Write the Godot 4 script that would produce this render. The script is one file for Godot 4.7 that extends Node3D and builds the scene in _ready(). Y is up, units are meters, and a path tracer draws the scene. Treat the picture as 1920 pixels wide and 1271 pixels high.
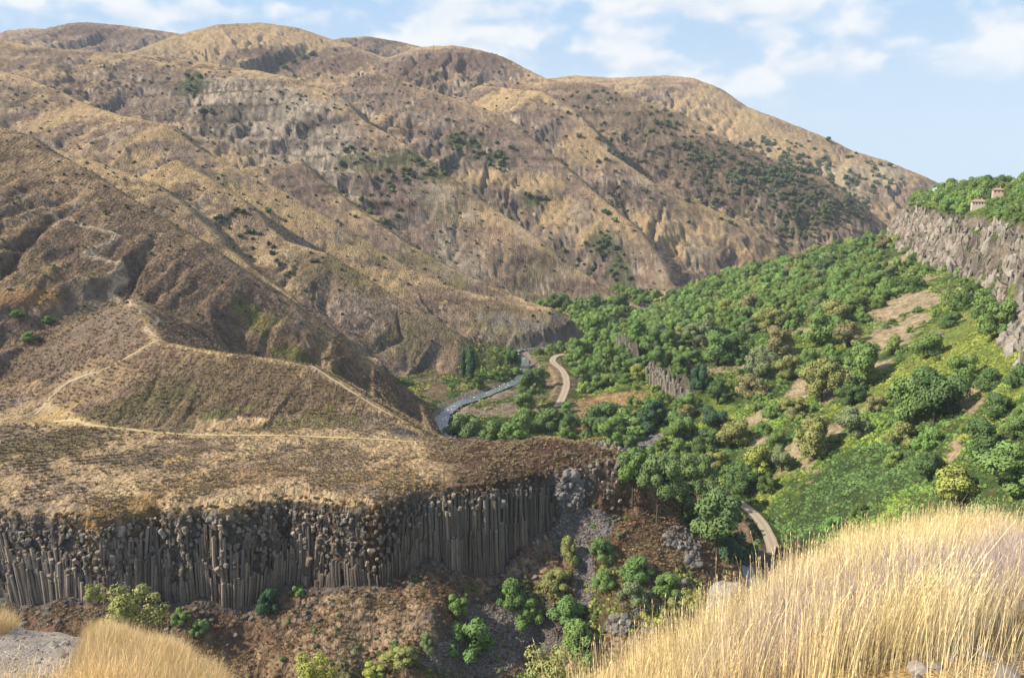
extends Node3D
# A river gorge among dry hills, seen from a grassy spur. Metres; the eye is at the origin, y up, looking along -z.

const FOC := 1500.0            # focal length in pixels of the 1920 x 1271 photograph
const EYE_TILT := 0.1913       # radians, downwards
const NA := 860                # columns of the terrain fan
const A0 := -0.7156            # its first azimuth
const DA := 0.0016660

var radii := PackedFloat32Array()
var nr := 0
var hh := PackedFloat32Array()      # height of each terrain vertex
var crest := PackedFloat32Array()   # distance to the crest that formed it
var zone := PackedByteArray()       # what formed it: index of a ridge, 200 plateau, 201 talus, 202 right slope, 203 cliff, 204 mesa, 205 floor, 206 near spur
var carve := PackedFloat32Array()
var wet := PackedFloat32Array()     # lushness 0..1
var seen := PackedByteArray()
var cols := PackedColorArray()
var norm := PackedVector3Array()
var ridges: Array = []
var cb_line := PackedVector3Array()
var toe := PackedVector3Array()
var bench := PackedVector3Array()
var river := PackedVector3Array()
var mesa_poly := PackedVector2Array()
var mesa_drop := PackedFloat32Array()
var n_big := FastNoiseLite.new()
var n_mid := FastNoiseLite.new()
var n_fine := FastNoiseLite.new()
var n_gul := FastNoiseLite.new()
var slots: Array = []
var cand: Array = []
var rng := RandomNumberGenerator.new()
var names := {}

func _ready():
	var cam := Camera3D.new()
	cam.name = "camera"
	cam.fov = 45.92
	cam.near = 0.1
	cam.far = 9000.0
	cam.rotation.x = -EYE_TILT
	add_child(cam)
	make_noises()
	var sun := DirectionalLight3D.new()
	sun.name = "sun"
	sun.light_energy = 1.6
	sun.light_color = Color(1.0, 0.955, 0.88)
	sun.light_angular_distance = 0.5
	sun.shadow_enabled = true
	add_child(sun)
	sun.look_at_from_position(Vector3(-0.79, 0.63, 0.14), Vector3.ZERO)
	var env := Environment.new()
	env.background_mode = Environment.BG_SKY
	env.sky = Sky.new()
	var pano := PanoramaSkyMaterial.new()
	pano.panorama = sky_picture()
	pano.energy_multiplier = 0.55
	env.sky.sky_material = pano
	env.tonemap_mode = Environment.TONE_MAPPER_LINEAR
	env.tonemap_exposure = 1.88
	env.fog_enabled = true
	env.fog_density = 0.000055
	env.fog_light_color = Color(0.86, 0.91, 0.98)
	env.sdfgi_enabled = true
	env.ssao_enabled = true
	env.ssil_enabled = true
	var we := WorldEnvironment.new()
	we.name = "world"
	we.environment = env
	add_child(we)
	rng.seed = 7
	var t0 := Time.get_ticks_msec()
	lay_out()
	raise_terrain()
	print("terrain ", Time.get_ticks_msec() - t0)
	colour_terrain()
	print("colour ", Time.get_ticks_msec() - t0)
	terrain_mesh()
	print("mesh ", Time.get_ticks_msec() - t0)
	build_things()
	print("things ", Time.get_ticks_msec() - t0)

func make_noises():
	for q in [[n_big, 11, 0.0045, 4], [n_mid, 23, 0.03, 4], [n_fine, 37, 0.16, 3], [n_gul, 51, 1.0, 2]]:
		var n: FastNoiseLite = q[0]
		n.seed = q[1]
		n.noise_type = FastNoiseLite.TYPE_SIMPLEX_SMOOTH
		n.frequency = q[2]
		n.fractal_type = FastNoiseLite.FRACTAL_FBM
		n.fractal_octaves = q[3]

# ---------------------------------------------------------------- sky
func sky_picture() -> ImageTexture:
	var w := 2048
	var h := 1024
	var im := Image.create(w, h, false, Image.FORMAT_RGBF)
	slots.resize(16)
	var id := WorkerThreadPool.add_group_task(sky_rows.bind(w, h), 16, -1, true)
	WorkerThreadPool.wait_for_group_task_completion(id)
	for k in 16:
		im.blit_rect(Image.create_from_data(w, h / 16, false, Image.FORMAT_RGBF, slots[k]), Rect2i(0, 0, w, h / 16), Vector2i(0, k * h / 16))
	return ImageTexture.create_from_image(im)

func sky_rows(k: int, w: int, h: int):
	var data := PackedFloat32Array()
	data.resize(w * (h / 16) * 3)
	var n := FastNoiseLite.new()
	n.seed = 5
	n.noise_type = FastNoiseLite.TYPE_SIMPLEX_SMOOTH
	n.frequency = 1.0
	n.fractal_octaves = 6
	n.fractal_gain = 0.52
	var at := 0
	for row in range(k * h / 16, (k + 1) * h / 16):
		var el := (0.5 - (row + 0.5) / h) * PI
		var y := sin(el)
		for c in w:
			var az := ((c + 0.5) / w - 0.5) * TAU
			var col := Vector3(0.60, 0.76, 0.92)
			if el > -0.02:
				var e := clampf(el, 0.0, 1.5)
				# blue deepens with height
				col = Vector3(0.62, 0.765, 0.90).lerp(Vector3(0.27, 0.54, 0.90), smoothstep(0.02, 0.32, e))
				col = col.lerp(Vector3(0.20, 0.40, 0.78), smoothstep(0.3, 1.3, e))
				# a sheet of fair-weather cloud, seen at a slant
				var d := Vector3(sin(az) * cos(el), y * 2.3, -cos(az) * cos(el))
				d += 0.03 * Vector3(n.get_noise_3d(d.x * 9.0, d.y * 9.0, d.z * 9.0 + 20.0), n.get_noise_3d(d.x * 9.0, d.y * 9.0, d.z * 9.0 + 50.0), 0.0)
				var big := n.get_noise_3d(d.x * 5.2 + 1.7, d.y * 5.2 + 0.4, d.z * 5.2)
				var f := big * 0.62 + n.get_noise_3d(d.x * 13.0, d.y * 13.0, d.z * 13.0) * 0.36 + n.get_noise_3d(d.x * 36.0, d.y * 36.0, d.z * 36.0) * 0.12
				var veil := n.get_noise_3d(d.x * 1.4 + 1.0, d.y * 2.0, d.z * 1.4 + 9.0)
				var band := smoothstep(0.085, 0.14, e + 0.05 * veil + 0.04 * f)
				var m := smoothstep(-0.16, 0.20, f + 0.18 * veil) * band
				var up := n.get_noise_3d(d.x * 5.2 + 1.7, (d.y + 0.03) * 5.2 + 0.4, d.z * 5.2) * 0.62
				var lit := smoothstep(-0.12, 0.16, big * 0.62 - up + 0.25 * f)
				var white := Vector3(0.80, 0.85, 0.92).lerp(Vector3(0.95, 0.955, 0.965), lit)
				col = col.lerp(Vector3(0.74, 0.82, 0.91), 0.18 * smoothstep(0.05, 0.12, e))
				col = col.lerp(white, m * 0.90)
			data[at] = col.x
			data[at + 1] = col.y
			data[at + 2] = col.z
			at += 3
	slots[k] = data.to_byte_array()

# ---------------------------------------------------------------- from the photograph's pixels to directions and points
func ray(u: float, v: float) -> Vector3:
	# direction scaled so that its -z component is 1
	var yc := (635.5 - v) / FOC
	var fwd := cos(EYE_TILT) + yc * sin(EYE_TILT)
	return Vector3((u - 960.0) / FOC / fwd, (yc * cos(EYE_TILT) - sin(EYE_TILT)) / fwd, -1.0)

func at_depth(u: float, v: float, d: float) -> Vector3:
	return ray(u, v) * d

func at_height(u: float, v: float, y: float) -> Vector3:
	var r := ray(u, v)
	return r * (y / r.y)

func ridge(called: String, pts: Array, slope_near: float, slope_far: float, gully: float, wave: float, round := 4.0):
	var p := PackedVector3Array()
	for q in pts:
		p.append(at_depth(q[0], q[1], q[2]))
	var arc := PackedFloat32Array([0.0])
	for i in range(1, p.size()):
		arc.append(arc[i - 1] + Vector2(p[i].x - p[i - 1].x, p[i].z - p[i - 1].z).length())
	ridges.append({"name": called, "p": p, "arc": arc, "sn": slope_near, "sf": slope_far, "g": gully, "w": wave, "round": round, "seed": ridges.size() * 37.7})

func lay_out():
	# crests, from the left out of the frame down to where each spur meets the valley (pixel, pixel, metres ahead)
	ridge("near hill", [[-420, 20, 620], [-200, 130, 560], [0, 237, 520], [50, 252, 512], [100, 287, 502], [166, 322, 490], [227, 363, 478], [282, 398, 470], [378, 453, 458], [453, 504, 452], [554, 569, 448], [630, 625, 446], [700, 681, 446], [780, 742, 450], [832, 782, 456]], 0.42, 0.72, 5.0, 48.0)
	ridge("near spur", [[250, 560, 385], [280, 615, 352], [300, 641, 336], [380, 656, 331], [450, 666, 327], [530, 676, 322], [590, 688, 318], [640, 716, 312], [700, 755, 305], [780, 805, 296]], 0.50, 0.62, 0.8, 22.0, 2.0)
	ridge("second ridge", [[-300, 60, 1250], [-120, 100, 1150], [0, 133, 1060], [50, 146, 1030], [121, 176, 985], [156, 194, 960], [227, 217, 915], [322, 234, 868], [353, 267, 852], [403, 297, 836], [479, 332, 815], [529, 358, 803], [605, 403, 786], [665, 438, 772], [760, 500, 752], [860, 543, 740], [984, 572, 728], [1034, 577, 724], [1072, 600, 722], [1100, 622, 724]], 0.56, 0.70, 7.5, 80.0)
	ridge("trail spur", [[330, 300, 740], [413, 347, 715], [463, 383, 700], [504, 428, 680], [534, 451, 668], [580, 466, 658], [615, 476, 652], [690, 524, 640], [780, 580, 628], [860, 625, 620], [910, 655, 620]], 0.60, 0.60, 6.0, 52.0)
	ridge("strata ridge", [[260, 110, 1370], [353, 126, 1310], [433, 133, 1270], [478, 131, 1240], [569, 151, 1195], [604, 166, 1172], [645, 186, 1145], [670, 217, 1118], [690, 232, 1104], [730, 252, 1082], [786, 287, 1055], [831, 322, 1032], [880, 360, 1008], [940, 400, 980], [1000, 440, 955], [1060, 490, 930], [1120, 530, 905], [1170, 560, 885], [1205, 578, 872]], 0.68, 0.72, 7.0, 105.0)
	ridge("middle spur", [[560, 300, 1010], [610, 345, 980], [680, 400, 940], [760, 455, 905], [850, 505, 870], [940, 545, 845], [1020, 575, 825], [1080, 590, 815]], 0.62, 0.66, 7.0, 75.0)
	ridge("golden spur", [[700, 130, 1420], [780, 160, 1350], [870, 190, 1300], [940, 215, 1262], [1000, 262, 1212], [1080, 330, 1150], [1140, 382, 1100], [1195, 430, 1050], [1230, 475, 1010], [1262, 535, 962]], 0.66, 0.70, 10.0, 100.0)
	ridge("bare spur", [[900, 160, 1560], [1015, 171, 1352], [1076, 206, 1300], [1111, 242, 1262], [1150, 290, 1222], [1230, 345, 1185], [1320, 385, 1165], [1400, 420, 1150], [1450, 452, 1140], [1490, 478, 1135]], 0.66, 0.70, 10.0, 95.0)
	ridge("shrub ridge", [[980, 148, 1750], [1116, 156, 1590], [1212, 190, 1500], [1272, 208, 1460], [1323, 242, 1430], [1393, 275, 1400], [1464, 302, 1380], [1519, 318, 1365], [1575, 348, 1350], [1615, 378, 1340], [1650, 410, 1330], [1700, 455, 1320]], 0.60, 0.66, 10.0, 115.0)
	ridge("far golden hill", [[940, 158, 2450], [1080, 141, 2400], [1150, 146, 2320], [1250, 141, 2240], [1300, 146, 2180], [1350, 165, 2120], [1400, 200, 2060], [1450, 218, 2010], [1500, 238, 1965], [1560, 262, 1920], [1600, 283, 1890], [1660, 300, 1860], [1740, 333, 1820], [1800, 362, 1790], [1870, 430, 1770]], 0.46, 0.5, 10.0, 150.0, 14.0)
	ridge("left shoulder", [[-400, 20, 1560], [-200, 42, 1500], [0, 74, 1420], [60, 86, 1410], [150, 96, 1400], [260, 101, 1400], [360, 112, 1390], [450, 128, 1350]], 0.55, 0.5, 9.0, 110.0, 10.0)
	ridge("left skyline", [[-400, 110, 2300], [-100, 72, 2350], [0, 61, 2400], [100, 46, 2400], [150, 40, 2400], [240, 49, 2400], [330, 62, 2350], [420, 95, 2200]], 0.48, 0.5, 10.0, 160.0, 30.0)
	ridge("golden crown", [[230, 104, 1900], [262, 92, 1960], [330, 66, 2040], [400, 47, 2100], [490, 42, 2150], [560, 52, 2120], [620, 73, 2080], [700, 100, 1980], [770, 130, 1880], [820, 165, 1750]], 0.48, 0.5, 10.0, 150.0, 24.0)
	ridge("back skyline", [[580, 84, 2600], [640, 72, 2600], [690, 68, 2600], [750, 78, 2580], [820, 95, 2500], [900, 125, 2400]], 0.4, 0.5, 6.0, 90.0, 24.0)
	ridge("fluted hill", [[700, 120, 1980], [760, 97, 1930], [800, 87, 1890], [850, 85, 1860], [900, 93, 1830], [940, 105, 1800], [1000, 136, 1730], [1060, 168, 1640]], 0.56, 0.5, 15.0, 110.0, 10.0)
	ridge("left fold", [[-150, 260, 760], [0, 262, 735], [100, 278, 720], [200, 310, 700], [290, 345, 680], [360, 400, 655], [430, 470, 630], [520, 540, 600]], 0.45, 0.6, 4.0, 44.0)
	# the foot of the cliffs on the right, and the toe of the green slope below them
	for q in [[150, -70, 60], [160, -68, -140], [178, -66, -250], [203, -65, -310], [240, -61, -385], [291, -60, -470], [327, -60, -620], [362, -60, -730], [412, -59, -880], [450, -60, -960], [560, -75, -1040], [740, -85, -1120], [1100, -90, -1250]]:
		cb_line.append(Vector3(q[0], q[1], q[2]))
	for q in [[76, -140, 60], [92, -140, -140], [102, -140, -230], [110, -140, -300], [101, -140, -345], [76, -139.5, -420], [48, -139, -475], [48, -138, -555], [74, -136.5, -650], [128, -134, -760], [172, -131, -880], [250, -124, -1010], [420, -116, -1130], [600, -106, -1220], [1100, -90, -1400]]:
		toe.append(Vector3(q[0], q[1], q[2]))
	for q in [[110, -122, -442], [102, -122, -454], [89, -120, -498], [86, -121, -565], [84, -118, -640]]:
		bench.append(Vector3(q[0], q[1], q[2]))
	for q in [[70, -144, 60], [76, -143.5, -100], [86, -143, -200], [88, -142.6, -285], [70, -142.2, -330], [34, -142, -368], [-16, -141.7, -405], [-42, -141.5, -455], [-38, -141.2, -500], [-21, -141, -526], [4, -140.7, -571], [10, -140.3, -628], [2, -140, -672], [48, -139.5, -692], [96, -138.5, -760], [150, -136, -880], [250, -131, -1050], [430, -122, -1170], [620, -112, -1260], [1100, -95, -1450]]:
		river.append(Vector3(q[0], q[1], q[2]))
	for q in [[1452, 1042], [1444, 1010], [1428, 980], [1408, 958], [1384, 941], [1358, 927], [1330, 914], [1296, 902]]:
		road_near.append(at_height(q[0], q[1], -138.6))
	for q in [[1046, 762], [1056, 742], [1062, 722], [1060, 705], [1052, 692], [1042, 684], [1036, 676], [1042, 668], [1058, 664]]:
		road_far.append(at_height(q[0], q[1], -137.4))
	# the basalt plateau: its rim, and how high the rock wall stands below each rim point
	for q in [[-420, 975, 32], [-200, 960, 32], [0, 948, 32], [110, 965, 31], [200, 968, 31], [290, 945, 32], [400, 942, 32], [520, 928, 33], [640, 938, 33], [760, 925, 34], [840, 905, 34], [930, 892, 33], [985, 880, 26], [1040, 866, 18], [1100, 858, 17], [1148, 852, 17], [1172, 846, 17], [1162, 834, 14], [1115, 822, 10], [1000, 813, 10], [900, 818, 10], [790, 818, 8]]:
		var p := at_height(q[0], q[1], -90.0)
		mesa_poly.append(Vector2(p.x, p.z))
		mesa_drop.append(q[2] * 0.78)
	for q in [[-75, -345], [-170, -430], [-520, -430], [-520, -250]]:
		mesa_poly.append(Vector2(q[0], q[1]))
		mesa_drop.append(8.0)

func near_line(p: PackedVector3Array, x: float, z: float) -> Vector4:
	# signed distance (right of the line positive), height there, arc length, squared distance
	var best := 1e18
	var out := Vector4()
	var arc := 0.0
	for i in p.size() - 1:
		var ax := p[i].x
		var az := p[i].z
		var dx := p[i + 1].x - ax
		var dz := p[i + 1].z - az
		var ll := dx * dx + dz * dz
		var t := clampf(((x - ax) * dx + (z - az) * dz) / ll, 0.0, 1.0)
		var ex := x - ax - dx * t
		var ez := z - az - dz * t
		var q := ex * ex + ez * ez
		if q < best:
			best = q
			var side := dx * ez - dz * ex
			out = Vector4(sqrt(q) * (1.0 if side >= 0.0 else -1.0), lerpf(p[i].y, p[i + 1].y, t), arc + sqrt(ll) * t, q)
		arc += sqrt(ll)
	return out

func spur(az_tan: float, r: float) -> float:
	# the grassy spur under the viewer: crest distance and fall by direction
	var u := 960.0 + az_tan * 1500.0 * 0.91
	var t: Array = [[-700, 0.58, 19.0], [0, 0.592, 17.0], [100, 0.602, 16.0], [190, 0.612, 15.0], [300, 0.632, 13.5], [380, 0.675, 12.8], [450, 0.735, 12.0], [560, 0.86, 9.0], [960, 0.95, 6.0], [1060, 0.83, 6.5], [1130, 0.765, 7.5], [1250, 0.690, 8.6], [1400, 0.607, 10.2], [1500, 0.550, 11.0], [1620, 0.506, 12.0], [1740, 0.484, 12.5], [1920, 0.486, 13.0], [2600, 0.48, 15.0]]
	var e := 0.9
	var rc := 8.0
	for i in t.size() - 1:
		if u >= t[i][0] and (u < t[i + 1][0] or i == t.size() - 2):
			var f := clampf((u - t[i][0]) / (t[i + 1][0] - t[i][0]), 0.0, 1.0)
			f = f * f * (3.0 - 2.0 * f)
			e = lerpf(t[i][1], t[i + 1][1], f)
			rc = lerpf(t[i][2], t[i + 1][2], f)
			break
	if u < -700.0:
		e = 0.58
		rc = 19.0
	# the table is by depth along the view; turn it into distance along the ground
	e *= 1.0 / sqrt(1.0 + az_tan * az_tan)
	rc *= sqrt(1.0 + az_tan * az_tan)
	var yc := -e * rc
	if r < rc:
		var f := clampf((r - 0.6) / (rc - 0.6), 0.0, 1.0)
		return lerpf(-1.66, yc, f) + 0.25 * sin(f * PI)
	var over := r - rc
	return yc - over * (0.62 + 0.55 * smoothstep(0.0, 14.0, over))

func ridge_height(rd: Dictionary, x: float, z: float) -> Vector3:
	# height, distance from the crest, depth of gully
	var p: PackedVector3Array = rd.p
	var best := 1e18
	var bi := 0
	var bt := 0.0
	var side := 0.0
	for i in p.size() - 1:
		var ax := p[i].x
		var az := p[i].z
		var dx := p[i + 1].x - ax
		var dz := p[i + 1].z - az
		var t := clampf(((x - ax) * dx + (z - az) * dz) / (dx * dx + dz * dz), 0.0, 1.0)
		var ex := x - ax - dx * t
		var ez := z - az - dz * t
		var q := ex * ex + ez * ez
		if q < best:
			best = q
			bi = i
			bt = t
			side = dx * ez - dz * ex
	var d := sqrt(best)
	var arc: PackedFloat32Array = rd.arc
	var s := lerpf(arc[bi], arc[bi + 1], bt)
	var y := lerpf(p[bi].y, p[bi + 1].y, bt)
	var sl: float = rd.sn if side >= 0.0 else rd.sf
	var rr: float = rd.round
	var w: float = rd.w
	var seed_: float = rd.seed
	var s2 := s + 0.45 * w * n_mid.get_noise_2d(x * 0.35 + seed_, z * 0.35)
	var g1 := 1.0 - absf(n_gul.get_noise_2d(s2 / w + seed_, d / w * 0.16 + seed_ * 0.3)) * 2.6
	var g2 := 1.0 - absf(n_gul.get_noise_2d(s2 / w * 2.7 + seed_ * 2.0, d / w * 0.4)) * 2.6
	var g5 := 1.0 - absf(n_gul.get_noise_2d(s2 / w * 6.6 + seed_ * 3.0, d / w * 0.7)) * 2.4
	var gg := clampf(g1, 0.0, 1.0)
	gg = gg * gg
	var g3 := clampf(g2, 0.0, 1.0)
	var amp: float = rd.g
	var cut := amp * (gg * 1.75 + g3 * g3 * 0.50 + clampf(g5, 0.0, 1.0) * 0.17) * smoothstep(0.0, w * 1.3, d) 
	var h := y - sl * (sqrt(best + rr * rr) - rr) * (1.0 - 0.12 * smoothstep(80.0, 300.0, d)) - cut + amp * 0.5 * smoothstep(0.0, w, d)
	return Vector3(h, d, cut / (amp * 1.7))

func coarse_task(k: int):
	# which ridges matter in each cell of 8 x 8 vertices
	var cw := NA / 8 + 2
	for ci in cw:
		var lst := PackedByteArray()
		var a := A0 + DA * ci * 8.0
		var r := radii[mini(k * 8, nr - 1)]
		var x := r * sin(a)
		var z := -r * cos(a)
		var hs := PackedFloat32Array()
		var top := -150.0
		for rd in ridges:
			var v := ridge_height(rd, x, z)
			hs.append(v.x)
			top = maxf(top, v.x)
		for i in ridges.size():
			if hs[i] > top - 45.0 - r * 0.02:
				lst.append(i)
		cand[k * cw + ci] = lst

func height_task(k: int):
	var out := PackedFloat32Array()
	var oc := PackedFloat32Array()
	var og := PackedFloat32Array()
	var oz := PackedByteArray()
	var cw := NA / 8 + 2
	for j in range(k * 8, mini(k * 8 + 8, nr)):
		var r := radii[j]
		for i in NA:
			var a := A0 + DA * i
			var x := r * sin(a)
			var z := -r * cos(a)
			var h := -150.0
			var c := 0.0
			var g := 0.0
			var zn := 205
			if r < 60.0:
				h = spur(tan(a), r) + 0.06 * n_fine.get_noise_2d(x * 6.0, z * 6.0) + 0.12 * n_fine.get_noise_2d(x * 1.5, z * 1.5)
				out.append(h)
				oc.append(0.0)
				og.append(0.0)
				oz.append(206)
				continue
			if r > 235.0:
				# smooth union of the ridges that matter here
				var set0: PackedByteArray = cand[(j / 8) * cw + i / 8]
				var set1: PackedByteArray = cand[(j / 8) * cw + i / 8 + 1]
				var done := 0
				var kk := 5.0 + r * 0.004
				for which in [set0, set1]:
					for id in which:
						if done & (1 << id):
							continue
						done |= 1 << id
						var v := ridge_height(ridges[id], x, z)
						if v.x > h:
							c = v.y
							g = v.z
							zn = id
						var m := maxf(kk - absf(v.x - h), 0.0) / kk
						h = maxf(v.x, h) + m * m * kk * 0.25
				if zn == 4 and c > 14.0:
					# hard and soft beds of rock show as steps
					var mask := smoothstep(-330.0, -400.0, x) * 0.0 + smoothstep(14.0, 40.0, c) * smoothstep(230.0, 150.0, c) * smoothstep(-120.0, -190.0, x)
					h += mask * (3.4 * sin(h * 0.27 + n_mid.get_noise_2d(x * 0.3, z * 0.3) * 1.4) + 1.2 * sin(h * 0.83))
				if r > 850.0 and zn != 4:
					h += 0.9 * sin(h * 0.42 + 2.0 * n_big.get_noise_2d(x, z)) * smoothstep(850.0, 1100.0, r) * smoothstep(12.0, 40.0, c)
				var rough := smoothstep(0.0, 25.0, c)
				h += (n_mid.get_noise_2d(x, z) * 1.7 + n_fine.get_noise_2d(x * 0.55, z * 0.55) * 1.3) * (0.35 + 0.65 * rough) * clampf(r / 900.0, 0.4, 1.5)
			# the plateau with its rock wall and scree
			if r < 520.0 and x < 110.0:
				var pv := plateau(x, z)
				if pv.x > h:
					h = pv.x
					c = pv.y
					zn = 200 if pv.y <= 0.0 else 201
					g = 0.0
				elif pv.y <= 0.0 and h - pv.x < 3.0:
					zn = 200
			# the right side
			var cl := near_line(cb_line, x, z)
			if cl.x > 0.0:
				var up := cl.x + 9.0 * n_mid.get_noise_2d(x * 0.7, z * 0.7) + 2.5 * n_fine.get_noise_2d(x * 0.6, z * 0.6)
				var hc := cl.y + 36.0 * (smoothstep(-1.0, 6.0, up) * 0.40 + smoothstep(8.0, 13.0, up) * 0.32 + smoothstep(14.0, 24.0, up) * 0.28)
				hc += 16.0 * smoothstep(14.0, 62.0, up) + 1.5 * n_mid.get_noise_2d(x * 0.5, z * 0.5)
				if hc > h:
					h = hc
					c = up
					zn = 203 if up < 22.0 else 204
			else:
				var tl := near_line(toe, x, z)
				if tl.x > 0.0:
					var t := clampf(-cl.x / (-cl.x + tl.x), 0.0, 1.0)
					var hs := lerpf(cl.y, tl.y, pow(t, 0.88)) + 3.0 * n_mid.get_noise_2d(x * 0.5, z * 0.5) * sin(t * PI) + 0.5 * n_fine.get_noise_2d(x, z)
					var bl := near_line(bench, x, z)
					if bl.w < 70.0 * 70.0:
						var ends := smoothstep(0.0, 14.0, bl.z) * smoothstep(0.0, 14.0, 206.0 - bl.z)
						var bd := bl.x + 2.5 * n_fine.get_noise_2d(x * 0.8, z * 0.8)
						hs += 17.0 * smoothstep(0.0, 4.5, bd) * exp(-bd * bd / 1800.0) * ends * (0.25 + 0.75 * bench_mask(x, z))
					if hs > h:
						h = hs
						c = t
						zn = 202
			# the valley floor and the river's bed
			var wl := near_line(river, x, z)
			var dw := absf(wl.x) + 2.0 * n_mid.get_noise_2d(x * 1.4, z * 1.4)
			var fl := wl.y - 1.6 + 2.2 * smoothstep(4.0, 10.0, dw) + 0.05 * minf(maxf(dw - 8.0, 0.0), 80.0) + 0.25 * n_fine.get_noise_2d(x, z)
			if fl > h:
				h = fl
				zn = 205
				c = dw
			elif dw < 10.0 and r < 740.0 and h < fl + 30.0:
				h = minf(h, fl + maxf(dw - 5.0, 0.0) * 1.2)
				zn = 205
				c = dw
			if r < 170.0:
				var sp := spur(tan(a), r)
				if sp > h:
					h = sp
					zn = 206
			out.append(h)
			oc.append(c)
			og.append(g)
			oz.append(zn)
	slots[k] = [out, oc, og, oz]

func bench_mask(x: float, z: float) -> float:
	# the low cliffs come in three stretches
	var px := 960.0 + x / -z * FOC * 0.965
	return maxf(maxf((0.55 + 0.45 * n_fine.get_noise_2d(px * 0.3, 5.0)) * smoothstep(1200.0, 1225.0, px) * smoothstep(1305.0, 1280.0, px), smoothstep(1154.0, 1166.0, px) * smoothstep(1200.0, 1190.0, px)), 0.8 * smoothstep(1140.0, 1145.0, px) * smoothstep(1157.0, 1152.0, px))

func plateau(x: float, z: float) -> Vector2:
	# height, signed distance outside the rim
	var n := mesa_poly.size()
	var best := 1e18
	var drop := 0.0
	var inside := false
	var jx := x + 2.2 * n_fine.get_noise_2d(x * 0.5, z * 0.5) + 5.0 * n_mid.get_noise_2d(x, z)
	var jz := z + 2.2 * n_fine.get_noise_2d(x * 0.5 + 90.0, z * 0.5) + 5.0 * n_mid.get_noise_2d(x + 500.0, z)
	for i in n:
		var a := mesa_poly[i]
		var b := mesa_poly[(i + 1) % n]
		var dx := b.x - a.x
		var dy := b.y - a.y
		var t := clampf(((jx - a.x) * dx + (jz - a.y) * dy) / (dx * dx + dy * dy), 0.0, 1.0)
		var ex := jx - a.x - dx * t
		var ez := jz - a.y - dy * t
		var q := ex * ex + ez * ez
		if q < best:
			best = q
			drop = lerpf(mesa_drop[i], mesa_drop[(i + 1) % n], t)
		if (a.y > jz) != (b.y > jz) and jx < (b.x - a.x) * (jz - a.y) / (b.y - a.y) + a.x:
			inside = not inside
	var d := sqrt(best)
	var bump := 0.8 * n_mid.get_noise_2d(x * 0.7, z * 0.7) + 0.25 * n_fine.get_noise_2d(x, z)
	if inside:
		var hump := 2.6 * smoothstep(-22.0, 2.0, x) * smoothstep(0.0, 16.0, d)
		return Vector2(-90.6 + hump + bump + 0.9 * smoothstep(0.0, 9.0, d) - 1.2 * (1.0 - smoothstep(0.0, 5.0, d)), -d)
	var o := d
	drop *= 0.93 + 0.42 * n_mid.get_noise_2d(x * 0.55 + 70.0, z * 0.2)
	return Vector2(-91.8 - drop * smoothstep(0.0, 2.4 if drop > 19.0 else 2.4 + (19.0 - drop) * 1.5, o) - 0.60 * maxf(o - 4.5, 0.0) * (1.0 - 0.16 * smoothstep(20.0, 80.0, o)) + bump * 1.6 * smoothstep(4.0, 12.0, o), o)

func raise_terrain():
	var r := 2.0
	while r < 5200.0:
		radii.append(r)
		if r < 45.0:
			r *= 1.02
		elif r < 172.0:
			r *= 1.03
		elif r < 330.0:
			r += 0.8
		elif r < 760.0:
			r *= 1.0035
		elif r < 2650.0:
			r *= 1.0056
		else:
			r *= 1.04
	nr = radii.size()
	var blocks := ceili(nr / 8.0)
	cand.resize((blocks + 1) * (NA / 8 + 2))
	var id := WorkerThreadPool.add_group_task(coarse_task, blocks + 1, -1, true)
	WorkerThreadPool.wait_for_group_task_completion(id)
	slots.clear()
	slots.resize(blocks)
	id = WorkerThreadPool.add_group_task(height_task, blocks, -1, true)
	WorkerThreadPool.wait_for_group_task_completion(id)
	for s in slots:
		hh.append_array(s[0])
		crest.append_array(s[1])
		carve.append_array(s[2])
		zone.append_array(s[3])
	grade(road_near, -138.6)
	grade(road_far, -137.4)
	# what the viewer can see of it (used to spend the single plants where they show)
	seen.resize(hh.size())
	for i in NA:
		var top := -9.0
		for j in nr:
			var e := hh[j * NA + i] / radii[j]
			seen[j * NA + i] = 1 if e >= top - 0.002 else 0
			top = maxf(top, e)

var road_near := PackedVector3Array()
var road_far := PackedVector3Array()

func grade(line: PackedVector3Array, y: float):
	# cut a level bed for a road
	for k in line.size() - 1:
		var n := int(line[k].distance_to(line[k + 1])) + 1
		for s in n:
			var p := line[k].lerp(line[k + 1], float(s) / n)
			var r := Vector2(p.x, p.z).length()
			var ac := atan2(p.x, -p.z)
			for j in range(row_of(r - 9.0), row_of(r + 9.0) + 1):
				for i in range(clampi(int((ac - 9.0 / r - A0) / DA), 0, NA - 1), clampi(int((ac + 9.0 / r - A0) / DA) + 1, 0, NA - 1)):
					var dx := radii[j] * sin(A0 + DA * i) - p.x
					var dz := -radii[j] * cos(A0 + DA * i) - p.z
					var f := smoothstep(9.0, 3.4, sqrt(dx * dx + dz * dz))
					if f > 0.0:
						var at := j * NA + i
						hh[at] = lerpf(hh[at], minf(hh[at], y) if hh[at] > y else y, f)

func row_of(r: float) -> int:
	return clampi(radii.bsearch(r) - 1, 0, nr - 2)

func ground(x: float, z: float) -> float:
	var r := sqrt(x * x + z * z)
	var fa := clampf((atan2(x, -z) - A0) / DA, 0.0, NA - 1.001)
	var i := int(fa)
	var j := row_of(r)
	var fr := clampf((r - radii[j]) / (radii[j + 1] - radii[j]), 0.0, 1.0)
	var f := fa - i
	var k := j * NA + i
	return lerpf(lerpf(hh[k], hh[k + 1], f), lerpf(hh[k + NA], hh[k + NA + 1], f), fr)

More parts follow.
